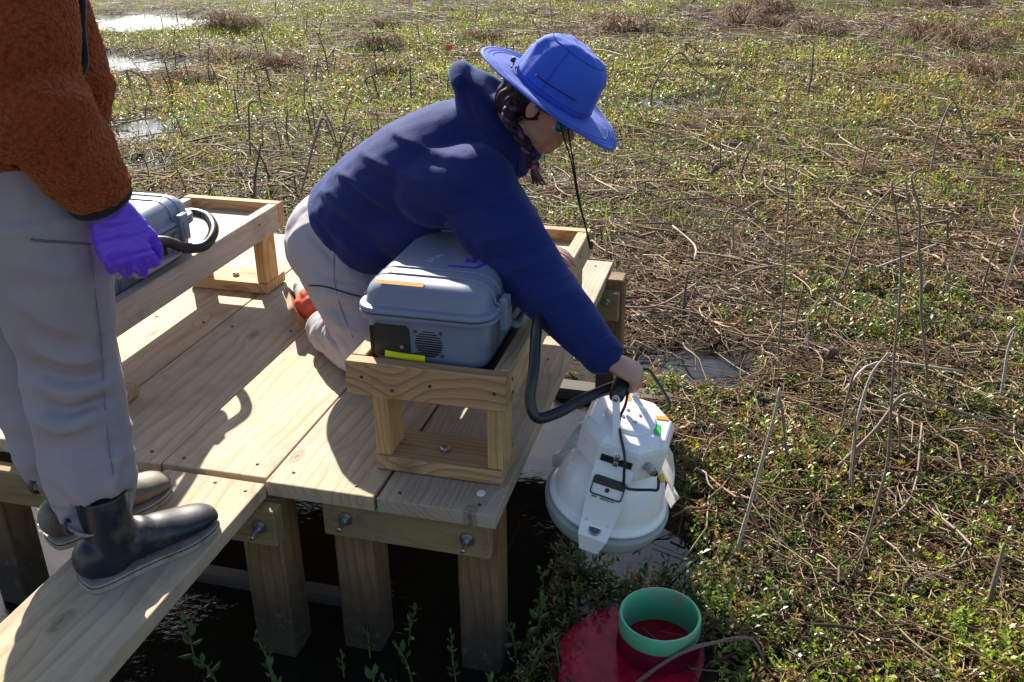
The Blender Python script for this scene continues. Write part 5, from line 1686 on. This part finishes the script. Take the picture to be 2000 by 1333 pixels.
gc1, n1_ = ground_cover('ground_cover', 38000, 1.0, 5.2, .55, .0225, 8, 101, .042)
tag(gc1, 'small glossy green creeping plants covering the near mud', 'plants')
gc2, n2_ = ground_cover('ground_cover', 150000, 4.4, 26.0, 1.0, .0175, 4, 103, .028)
tag(gc2, 'low green plants covering the far marsh', 'plants')

# --- dead stem litter
def litter(name, n, d0, d1, power, seg, rad_, length, seed):
    rs = np.random.default_rng(seed)
    x, y, d = scatter(n, d0, d1, power, seed=seed)
    w = pool_depth(x, y); g = greenness(x, y)
    p = np.clip(1.35 - g, .35, 1) * np.where(w > -.12, np.where(y > 3, .08, 0.0), 1.0)
    keep = (rs.random(n) < p) & ~footprint(x, y, .22) & ~((x < .62) & (x > -.2) & (y < .8))
    x, y, d = x[keep], y[keep], d[keep]
    m_ = len(x)
    sc = np.clip(d / 4.5, 1, 2.6)
    L_ = rs.gamma(2.2, length / 2.2, m_) * np.clip(sc, 1, 1.6)
    a = rs.random(m_) * 6.28
    curv = rs.normal(0, 2.2, m_)
    P = np.empty((m_, seg, 3))
    cx, cy = x.copy(), y.copy()
    lift = np.abs(rs.normal(0, .022, m_)) + .004
    tilt = rs.normal(0, .05, m_)
    for k in range(seg):
        f = k / (seg - 1)
        P[:, k, 0], P[:, k, 1] = cx, cy
        P[:, k, 2] = np.maximum(ground_z(cx, cy), WATER_Z) + lift + tilt * L_ * (f - .3) + .018 * np.sin(f * 5 + a) * rs.uniform(.2, 1, m_)
        st_ = L_ / (seg - 1)
        cx = cx + np.cos(a) * st_; cy = cy + np.sin(a) * st_
        a = a + curv * st_ + rs.normal(0, .22, m_)
    P[:, :, 2] = np.maximum(P[:, :, 2], WATER_Z + .002)
    R = rad_ * rs.uniform(.5, 1.6, m_) * sc
    pal = np.array([(.25, .170, .095), (.165, .100, .056), (.20, .088, .050), (.33, .265, .185), (.085, .054, .033), (.38, .285, .165)])
    c = pal[rs.choice(6, m_, p=[.28, .24, .14, .12, .14, .08])] * rs.uniform(.7, 1.25, (m_, 1))
    V, F = tri_tubes(P, R)
    o = tinted(name, V, F, np.repeat(c, seg * 3, 0), MAT['straw'], smooth=True, origin=(0, 0, WATER_Z))
    tag(o, kind='stuff')
    return o


tag(litter('dead_stem_litter', 20000, 1.0, 5.0, .6, 5, .0021, .17, 111), 'tangled brown dead stems lying over the near mud', 'litter')
tag(litter('dead_stem_litter', 35000, 4.5, 25.0, 1.1, 3, .0020, .17, 113), 'tangled brown dead stems lying across the far marsh', 'litter')

tag(litter('dead_stem_litter', 3600, 1.2, 8.0, .8, 6, .0042, .30, 117), 'thicker grey brown broken stems lying across the litter', 'litter')


# --- grass blades, green and straw coloured
def grass(name, n, d0, d1, power, hgt, width, colors, seed, patch, thr, lean=.35, bias=None):
    rs = np.random.default_rng(seed)
    x, y, d = scatter(n, d0, d1, power, seed=seed)
    q = nz(x, y, patch, seed + 1) + .5 * nz(x, y, patch * .35, seed + 2)
    if bias is not None: q = q + bias(x, y, d)
    keep = (q > thr) & (pool_depth(x, y) < -.15) & ~footprint(x, y, .3)
    x, y, d = x[keep], y[keep], d[keep]
    m_ = len(x)
    z = np.maximum(ground_z(x, y), WATER_Z)
    sc = np.clip(d / 6, .9, 2.0)
    h = hgt * rs.uniform(.45, 1.3, m_) * np.clip(sc, 1, 1.35)
    a = rs.random(m_) * 6.28; le = np.abs(rs.normal(0, lean, m_))
    P = np.empty((m_, 3, 3))
    for k, f in enumerate((0, .55, 1.0)):
        P[:, k] = np.stack([x + np.cos(a) * le * h * f ** 1.6, y + np.sin(a) * le * h * f ** 1.6, z + h * f * (1 - .35 * np.clip(le, 0, 1.5) * f)], 1)
    b = a + 1.57 + rs.normal(0, .5, m_)
    S = np.stack([np.cos(b), np.sin(b), np.zeros(m_)], 1) * (width * sc * rs.uniform(.7, 1.3, m_))[:, None]
    V, F = strips(P, np.array([1.0, .8, .08]), S)
    pal = np.array(colors)
    c = pal[rs.choice(len(pal), m_)] * rs.uniform(.7, 1.3, (m_, 1))
    o = tinted(name, V, F, np.repeat(c, 6, 0), MAT['blade'], origin=(0, 0, WATER_Z))
    return tag(o, kind='stuff')


GREEN = [(.14, .21, .03), (.21, .29, .045), (.11, .155, .025)]
STRAW = [(.25, .170, .095), (.33, .245, .145), (.16, .100, .060), (.40, .315, .21)]
far_b = lambda x, y, d: np.clip((d - 6) / 10, -.6, .35)
tag(grass('grass', 52000, 5.0, 26, 1.05, .075, .0042, GREEN, 121, 1.6, .02, .35, far_b), 'fine bright green grass in patches across the far marsh', 'grass')
tag(grass('grass', 9000, 2.2, 6.5, .8, .085, .0036, GREEN, 125, .5, .52, .3, lambda x, y, d: np.clip(x * .10, -.4, .2)), 'sparse bright green grass blades in the middle of the marsh', 'grass')
tag(grass('dry_grass', 62000, 3.5, 26, 1.05, .055, .0034, STRAW, 131, 1.1, -.15, .9, far_b), 'flattened straw coloured dry grass over the marsh', 'grass')


# --- brown tussocks of collapsed dead grass, each on its own
def tussock_mesh(seed, n=170):
    rs = np.random.default_rng(seed)
    a = rs.random(n) * 6.28
    r0 = rs.random(n) ** .5 * .09
    h = rs.uniform(.06, .17, n); out = rs.uniform(.05, .26, n)
    P = np.empty((n, 5, 3))
    for k, f in enumerate(np.linspace(0, 1, 5)):
        P[:, k] = np.stack([np.cos(a) * (r0 + out * f), np.sin(a) * (r0 + out * f), h * np.sin(np.pi * np.clip(f * .85 + .06, 0, 1)) * 1.0 + rs.normal(0, .006, n) - .02], 1)
        a = a + rs.normal(0, .18, n)
    V, F = tri_tubes(P, rs.uniform(.0012, .0030, n))
    c = np.array(STRAW)[rs.choice(4, n)] * np.array([.85, .72, .62]) * rs.uniform(.55, 1.2, (n, 1))
    return V, F, np.repeat(c, 15, 0)


protos = []
rs = np.random.default_rng(141)
tx, ty, td_ = scatter(700, 5.0, 22, 1.2, seed=142)
q = nz(tx, ty, 1.8, 143) - greenness(tx, ty) * .4
sel = np.where((q > -.05) & (pool_depth(tx, ty) < -.2) & ~footprint(tx, ty, .5))[0][:64]
for i, k in enumerate(sel):
    x, y = tx[k], ty[k]
    z = float(ground_z(np.array([x]), np.array([y]))[0])
    if i < 4:
        V, F, T = tussock_mesh(150 + i)
        o = tinted('dead_grass_tuft', V, F, T, MAT['straw'], smooth=True, origin=(0, 0, 0))
        protos.append(o)
    else:
        o = protos[i % 4].copy(); col.objects.link(o)
    o.location = (x, y, z); o.rotation_euler = (0, 0, rs.random() * 6.28)
    s = rs.uniform(.7, 1.5) * np.clip(td_[k] / 10, .8, 1.4); o.scale = (s, s, s * rs.uniform(.7, 1.1))
    zone = 'left of the blue hat' if x < -2.6 else 'above the blue hat' if x < -.8 else 'right of the blue hat in mid marsh' if y < 9 else 'near the top right edge'
    tag(o, 'brown collapsed tuft of dead grass ' + zone, 'grass tuft', 'brown dead grass tufts ' + zone)

# --- standing dead stalks
def stalk_mat(name, c0, c1):
    mt, nt, N, L, B = new_mat(name)
    tc = N.new('ShaderNodeTexCoord')
    n1 = noise(N, L, mapping(N, L, tc.outputs['Object'], scale=(60, 60, 5)).outputs[0], 3, 5, .65)
    r = ramp(N, [(.3, c0), (.7, c1)])
    L.new(n1.outputs[0], r.inputs[0]); L.new(r.outputs[0], B.inputs['Base Color'])
    B.inputs['Roughness'].default_value = .7
    bump(N, L, n1.outputs[0], .5, .003, B)
    return mt


SM = [stalk_mat('brown_stalk', (.10, .065, .042), (.27, .19, .13)), stalk_mat('pale_stalk', (.26, .215, .165), (.46, .39, .31)), stalk_mat('dark_stalk', (.055, .040, .030), (.14, .10, .075)), stalk_mat('reddish_stalk', (.15, .075, .055), (.32, .20, .155))]
HERO = [
    ('thin upright', [(0.668, 1.97, -0.545), (0.662, 2.095, -0.284), (0.651, 2.177, -0.11), (0.639, 2.272, 0.093), (0.616, 2.337, 0.238), (0.608, 2.352, 0.272)], 0.0032),
    ('long leaning', [(0.869, 0.612, -0.545), (0.912, 0.687, -0.413), (0.948, 0.8, -0.2), (0.948, 0.865, -0.066), (0.941, 0.927, 0.065), (0.936, 1.016, 0.252), (0.915, 1.083, 0.402), (0.882, 1.135, 0.527)], 0.0037),
    ('tall hooked', [(1.251, 1.885, -0.545), (1.232, 1.929, -0.444), (1.183, 2.031, -0.206), (1.154, 2.131, 0.014), (1.131, 2.191, 0.152), (1.102, 2.218, 0.223), (1.095, 2.238, 0.267), (1.128, 2.257, 0.289)], 0.0046),
    ('thick pale cut', [(0.549, 0.649, -0.545), (0.582, 0.742, -0.372), (0.615, 0.834, -0.199), (0.631, 0.908, -0.056)], 0.0050),
    ('brown snapped', [(0.726, 1.159, -0.545), (0.683, 1.224, -0.388), (0.649, 1.277, -0.259)], 0.0044),
    ('thick bent elbow', [(0.809, 1.189, -0.545), (0.892, 1.243, -0.479), (0.998, 1.324, -0.369), (1.057, 1.382, -0.282), (1.125, 1.396, -0.291), (1.301, 1.414, -0.347), (1.532, 1.43, -0.44)], 0.0061),
    ('pale streaked', [(0.91, 1.11, -0.545), (0.907, 1.21, -0.337), (0.936, 1.293, -0.183), (0.986, 1.343, -0.106)], 0.0047),
    ('aframe', [(1.663, 5.295, -0.545), (1.692, 5.435, -0.271), (1.772, 5.558, -0.062), (1.871, 5.497, -0.241), (1.992, 5.451, -0.403)], 0.0057),
    ('arch', [(0.956, 2.996, -0.545), (1.013, 3.12, -0.322), (1.074, 3.2, -0.189), (1.166, 3.278, -0.078), (1.23, 3.311, -0.046), (1.245, 3.282, -0.114), (1.304, 3.233, -0.247)], 0.0046),
    ('lowarch', [(0.338, 3.346, -0.545), (0.339, 3.414, -0.405), (0.374, 3.473, -0.303), (0.443, 3.487, -0.311), (0.574, 3.485, -0.386), (0.65, 3.47, -0.458)], 0.0039),
    ('lowarch2', [(0.379, 4.074, -0.545), (0.493, 4.142, -0.466), (0.582, 4.175, -0.447), (0.709, 4.187, -0.491)], 0.0041),
    ('front reddish', [(0.302, 0.093, -0.545), (0.426, 0.162, -0.469), (0.524, 0.202, -0.441), (0.605, 0.227, -0.433), (0.642, 0.212, -0.483), (0.658, 0.185, -0.548)], 0.0039),
    ('stub thick right', [(1.243, 0.598, -0.545), (1.257, 0.65, -0.446), (1.274, 0.699, -0.356)], 0.0064),
    ('bent flat right', [(0.946, 0.699, -0.545), (1.057, 0.689, -0.625), (1.177, 0.703, -0.663), (1.309, 0.736, -0.667), (1.454, 0.78, -0.653)], 0.0045),
    ('cross left', [(0.675, 0.718, -0.545), (0.595, 0.751, -0.432), (0.505, 0.794, -0.295)], 0.0035),
    ('curve inner', [(0.87, 1.416, -0.545), (0.895, 1.488, -0.411), (0.924, 1.564, -0.269), (0.984, 1.592, -0.244), (1.049, 1.601, -0.262)], 0.0037),
    ('dark hook', [(0.712, 1.123, -0.545), (0.861, 1.249, -0.366), (0.931, 1.329, -0.241), (0.946, 1.339, -0.228), (1.0, 1.335, -0.265)], 0.0023),
    ('left stalk behind stand', [(-2.34, 3.656, -0.545), (-2.302, 3.779, -0.313), (-2.254, 3.914, -0.061), (-2.225, 3.938, -0.028), (-2.163, 3.902, -0.136), (-2.095, 3.876, -0.226)], 0.0058),
    ('left bent', [(-3.113, 4.482, -0.545), (-3.161, 4.618, -0.238), (-3.162, 4.684, -0.101), (-3.014, 4.714, -0.12)], 0.0057),
    ('left long lying', [(-6.017, 7.034, -0.545), (-5.693, 7.048, -0.692), (-5.397, 7.071, -0.805)], 0.0085),
    ('back left arch', [(-0.543, 7.423, -0.545), (-0.518, 7.525, -0.349), (-0.335, 7.693, -0.101), (-0.154, 7.662, -0.264), (0.092, 7.673, -0.375)], 0.0072),
    ('back pair', [(0.882, 7.857, -0.545), (0.9, 7.99, -0.282), (0.894, 8.116, -0.018)], 0.0073),
    ('mid pale fork', [(0.797, 2.075, -0.545), (0.774, 2.135, -0.408), (0.774, 2.169, -0.339), (0.813, 2.212, -0.271)], 0.0030),
    ('right pale twist', [(1.505, 1.841, -0.545), (1.5, 1.901, -0.42), (1.504, 1.954, -0.313), (1.528, 1.995, -0.242), (1.494, 1.969, -0.277)], 0.0044),
    ('bulrush right', [(1.365, 2.093, -0.545), (1.31, 2.249, -0.192), (1.289, 2.299, -0.078)], 0.0026),
    ('upright front', [(0.916, 1.007, -0.545), (0.893, 1.11, -0.32), (0.889, 1.153, -0.23)], 0.0033),
    ('upright front2', [(1.092, 1.331, -0.545), (1.066, 1.419, -0.351), (1.045, 1.491, -0.189)], 0.0031),
    ('upright mid', [(0.24, 2.403, -0.545), (0.233, 2.48, -0.383), (0.238, 2.513, -0.318)], 0.0060),
    ('upright mid2', [(0.423, 3.204, -0.545), (0.413, 3.267, -0.409), (0.403, 3.319, -0.297)], 0.0041),
]
HLAB = ['thin tall brown stalk standing upright right of the hoodie sleeve', 'longest leaning brown stalk crossing the litter on the right', 'tall hooked stalk with curled tip at the far right', 'thick pale cut stalk leaning right of the white chamber',
        'brown snapped stalk meeting the top of the pale cut stalk', 'thick bent stalk with a sharp elbow reaching the right edge', 'pale streaked leaning stalk between the bent stalks', 'dead stalk folded into a tall peak near the right edge',
        'long arched stalk bent over beside the hooked stalk', 'thin low stalk arched to the right in mid marsh', 'low pale arched stem above the thin low arch', 'reddish fallen stalk arching across the water by the green collar',
        'short thick brown stub at the lower right edge', 'pale fallen stalk kinked flat at the lower right', 'thin stalk crossing behind the pale cut stalk', 'curved brown stalk inside the elbow of the thick one',
        'thin dark hooked stem among the bent stalks', 'folded grey stalk standing behind the left stand', 'bent dark stalk in the left marsh behind the glove', 'long pale stalk lying in the left marsh',
        'arched stalk just right of the blue hat brim', 'straight dark stalk in the upper right marsh', 'thin pale forked stem right of the hand', 'pale twisted dry stem at the right edge',
        'thin straight stem right of the tall hooked stalk', 'upright brown stalk in front of the bent elbow stalk', 'upright stalk crossing the thick bent stalk', 'short thick upright stalk above the hand', 'straight thin stalk under the low arch']
HMAT = [0, 0, 0, 1, 0, 0, 1, 0, 0, 0, 1, 3, 0, 1, 0, 0, 2, 0, 2, 1, 0, 2, 1, 1, 0, 0, 0, 2, 0]
for k, (nm, P, r) in enumerate(HERO):
    P = np.array(P); P[0, 2] -= .02
    n = max(10, len(P) * 7)
    wob = np.random.default_rng(200 + k)
    Q = catmull(P, n)
    Q = Q + np.stack([vnoise(Q, .11, 300 + k), vnoise(Q, .12, 340 + k), 0 * Q[:, 0]], 1) * .0045
    Rr = 1.15 * r * np.linspace(1.25, .68, n) * (1 + .22 * vnoise(Q, .035, 380 + k))
    o = add('dead_stalk', *tube(Q, Rr, 8), SM[HMAT[k]], smooth=True)
    tag(o, HLAB[k], 'stalk', 'large dead stalks near the platform')

meshes = []
rs = np.random.default_rng(161)
for k in range(14):
    hgt = rs.uniform(.10, .34) * (1.25 if k % 3 == 0 else 1)
    lx, ly = rs.normal(0, .22, 2) * hgt
    if k % 7 == 1:
        P = [(0, 0, -.03), (lx * .6, ly * .6, hgt * .8), (lx, ly, hgt), (lx + rs.normal(0, .10), ly + rs.normal(0, .08), hgt * .72), (lx * 1 + rs.normal(0, .22), ly + rs.normal(0, .12), hgt * .12)]
    else:
        P = [(0, 0, -.03), (lx * .35 + rs.normal(0, .008), ly * .35, hgt * .5), (lx, ly, hgt)]
    r = rs.uniform(.0032, .0062)
    V, F = tube(np.array(P), [r * 1.1] * (len(P) - 1) + [r * .7], 6, samples=10)
    me = make_mesh('dead_stalk', V, F); me.polygons.foreach_set('use_smooth', np.ones(len(me.polygons), bool))
    me.materials.append(SM[(2, 2, 0, 2, 0, 1, 2)[k % 7]])
    meshes.append(me)
x1, y1, d1_ = scatter(1500, 3.6, 17, 1.15, seed=162)
wgt = .10 + .55 * ((x1 < -1.6) & (d1_ > 5) & (d1_ < 14)) * (.5 + .8 * nz(x1, y1, 1.2, 163)) + .12 * (nz(x1, y1, .9, 164) > .2) + .5 * np.exp(-((x1 + 4.5) ** 2 + (y1 - 7.0) ** 2) / 1.6) + .4 * np.exp(-((x1 + 2.6) ** 2 + (y1 - 9.6) ** 2) / 1.2)
sel = np.where((rs.random(1500) < wgt) & ~footprint(x1, y1, .35))[0][:230]
for i, k in enumerate(sel):
    o = bpy.data.objects.new('dead_stalk', meshes[i % 14]); col.objects.link(o)
    z = float(ground_z(np.array([x1[k]]), np.array([y1[k]]))[0])
    o.location = (x1[k], y1[k], z); o.rotation_euler = (0, 0, rs.random() * 6.28)
    s = rs.uniform(.75, 1.35); o.scale = (s, s, s)
    zone = ('in the left marsh just behind the left stand' if y1[k] < 5.5 else 'in the left marsh between the bright puddles' if y1[k] < 8.5 and x1[k] < -3.5 else 'in the marsh behind the back of the hoodie' if y1[k] < 8.5 else 'in the far left marsh near the top edge') if x1[k] < -1.6 else ('right of the platform within reach of the bent stalks' if y1[k] < 4.5 else 'in the middle marsh right of the blue hat' if y1[k] < 8 else 'in the far marsh near the top right edge')
    tag(o, 'thin dark dead stalk sticking up ' + zone, 'stalk', 'thin dead stalks ' + zone)

# --- fallen thick stalks lying among the litter
fm = []
rs = np.random.default_rng(191)
for k in range(10):
    L_ = rs.uniform(.22, .60); b_ = rs.normal(0, .10)
    P = np.array([(-L_ / 2, 0, .012 + rs.uniform(0, .03)), (-L_ * .1, b_, .02 + rs.uniform(0, .03)), (L_ / 2, b_ * .2 + rs.normal(0, .05), .014 + rs.uniform(0, .10))])
    r = rs.uniform(.0035, .0065)
    V, F = tube(P, [r, r, r * .75], 7, samples=9)
    me = make_mesh('fallen_stalk', V, F); me.polygons.foreach_set('use_smooth', np.ones(len(me.polygons), bool))
    me.materials.append(SM[(0, 1, 3, 0, 1)[k % 5]]); fm.append(me)
x2, y2, d2_ = scatter(260, 2.4, 12, .9, seed=192)
sel = np.where(~footprint(x2, y2, .45) & (pool_depth(x2, y2) < -.1))[0][:110]
for i, k in enumerate(sel):
    o = bpy.data.objects.new('fallen_stalk', fm[i % 10]); col.objects.link(o)
    o.location = (x2[k], y2[k], float(ground_z(np.array([x2[k]]), np.array([y2[k]]))[0]) + .012)
    o.rotation_euler = (rs.normal(0, .06), rs.normal(0, .12), rs.random() * 6.28)
    lb = ('pale or brown dead stalk lying flat in the left marsh' if x2[k] < -1.0 else 'pale or brown dead stalk lying flat in the litter right of the platform' if d2_[k] < 5 else 'pale or brown dead stalk lying flat in the far marsh')
    tag(o, lb, 'stalk', 'fallen stalks' + (' left' if x2[k] < -1.0 else ' near right' if d2_[k] < 5 else ' far'))

# --- dry seed pods
pod_m = stalk_mat('pod_brown', (.06, .045, .035), (.17, .13, .10))
for (x, y, z, s, lb) in ((1.32, 2.86, -.50, 1.0, 'dry brown seed pod by the tall hooked stalk'), (0.86, 2.05, -.50, .8, 'small dry seed pod right of the thin tall stalk'), (.20, 4.85, -.50, .9, 'dark folded dry leaf lying right of the hat brim'), (-.80, 15.2, -.42, 1.6, 'brown seed pod at the top of the marsh')):
    V, F = lathe([(.004, -.03), (.012, .0), (.020, .03), (.027, .055), (.026, .062), (.012, .066), (.0005, .066)], 14)
    V = V * np.array([1.0, .75, 1.1]) * s
    tl = np.array([[.8, .1, -.55], [-.1, 1, 0], [.55, 0, .8]])
    o = add('seed_pod', V @ tl + np.array([x, y, z + .03 * s]), F, pod_m, smooth=True)
    tag(o, lb, 'seed pod')
fl_ = add('marker_flag', *merge(cyl((-3.09, 9.05, -.55), (-3.09, 9.05, -.30), .003, n=6), xf(prism(rrect(.075, .05, .004, 2), -.001, .001), frame((.3, -1, .2), (1, .3, .4)), (-3.05, 9.05, -.33))), plain('red_flag', (.75, .06, .04), .6))
tag(fl_, 'small red marker flag in the marsh behind the hoodie', 'flag')


# --- broad-leaved plants rising from the dark water below the platform
def water_plant_mesh(seed):
    rs = np.random.default_rng(seed)
    parts, tints = [], []
    hgt = rs.uniform(.06, .13)
    lean_ = rs.normal(0, .25, 2)
    S = catmull(np.array([(0, 0, -.03), (lean_[0] * hgt * .4, lean_[1] * hgt * .4, hgt * .5), (lean_[0] * hgt, lean_[1] * hgt, hgt)]), 8)
    V, F = tube(S, np.linspace(.0022, .0012, 8), 5)
    sv, sf = V, F
    n = rs.integers(7, 12)
    LV, LF = [], []
    for k in range(n):
        f = .35 + .65 * (k + 1) / n
        p = S[min(7, int(f * 7))]
        a = k * 2.4 + rs.normal(0, .2); e = .1 + .8 * f + rs.normal(0, .15)
        ln = rs.uniform(.016, .032) * (1.25 - .5 * f); w = ln * .5
        d = np.array([math.cos(a) * math.cos(e), math.sin(a) * math.cos(e), math.sin(e)]); o_ = np.array([-math.sin(a), math.cos(a), 0]); nn = np.cross(d, o_)
        b = len(LV)
        for t_, ww, zz in ((0, .06, 0), (.35, .9, .04), (.65, .85, .02), (1, .04, -.10)):
            LV += [p + d * ln * t_ - o_ * w / 2 * ww + nn * (-zz - .05 * ww) * ln, p + d * ln * t_ + nn * (-zz + .04) * ln, p + d * ln * t_ + o_ * w / 2 * ww + nn * (-zz - .05 * ww) * ln]
        for i in range(3):
            for j in range(2):
                q = b + i * 3 + j
                LF.append((q, q + 1, q + 4, q + 3))
    return sv, sf, np.array(LV), LF


wp_lab = 'small broad-leaved green plant standing in the dark water below the platform'
proto_w = []
spots = [(-.62, -.28), (-.55, -.12), (-.70, -.15), (-.48, -.22), (-.40, -.05), (-.30, -.10), (-.22, -.02), (-.18, -.14), (-.36, .03), (-.28, .10), (-.05, -.12), (.02, -.06), (-.10, -.03), (.06, .03), (.02, .12), (.05, .22), (.10, .32), (.03, .40), (.08, .48),
         (.02, .55), (.10, .60), (.05, .70), (.16, .72), (.12, .85), (.05, .95), (-.46, -.32), (-.58, -.38), (-.80, -.10), (-.33, -.20), (.10, -.10), (.14, .10), (.06, -.18), (.18, 1.05), (.08, 1.12), (.2, .9), (-.14, .06)]
rs = np.random.default_rng(171)
for i, (x, y) in enumerate(spots):
    if i < 6:
        sv, sf, lv, lf_ = water_plant_mesh(180 + i)
        r0 = add('water_plant', sv, sf, stalk_mat('green_stem', (.06, .09, .02), (.12, .15, .04)), smooth=True, origin=(0, 0, 0))
        c = np.array([.055, .115, .03]) * rs.uniform(.7, 1.5)
        lo = tinted('foliage', lv, lf_, np.tile(c, (len(lv), 1)), MAT['leaf'], r0, origin=(0, 0, 0))
        proto_w.append((r0, lo)); r = r0
    else:
        r = proto_w[i % 6][0].copy(); col.objects.link(r)
        l2 = proto_w[i % 6][1].copy(); col.objects.link(l2); l2.parent = r
    r.location = (x, y, WATER_Z + .01); r.rotation_euler = (0, 0, rs.random() * 6.28)
    s = rs.uniform(.8, 1.4); r.scale = (s, s, s)
    zone = 'below the walkway plank' if x < -.45 else 'between the front posts' if x < -.08 else 'beside the right edge of the platform'
    tag(r, 'small broad-leaved green plant in the dark water ' + zone, 'plant', 'water plants ' + zone)
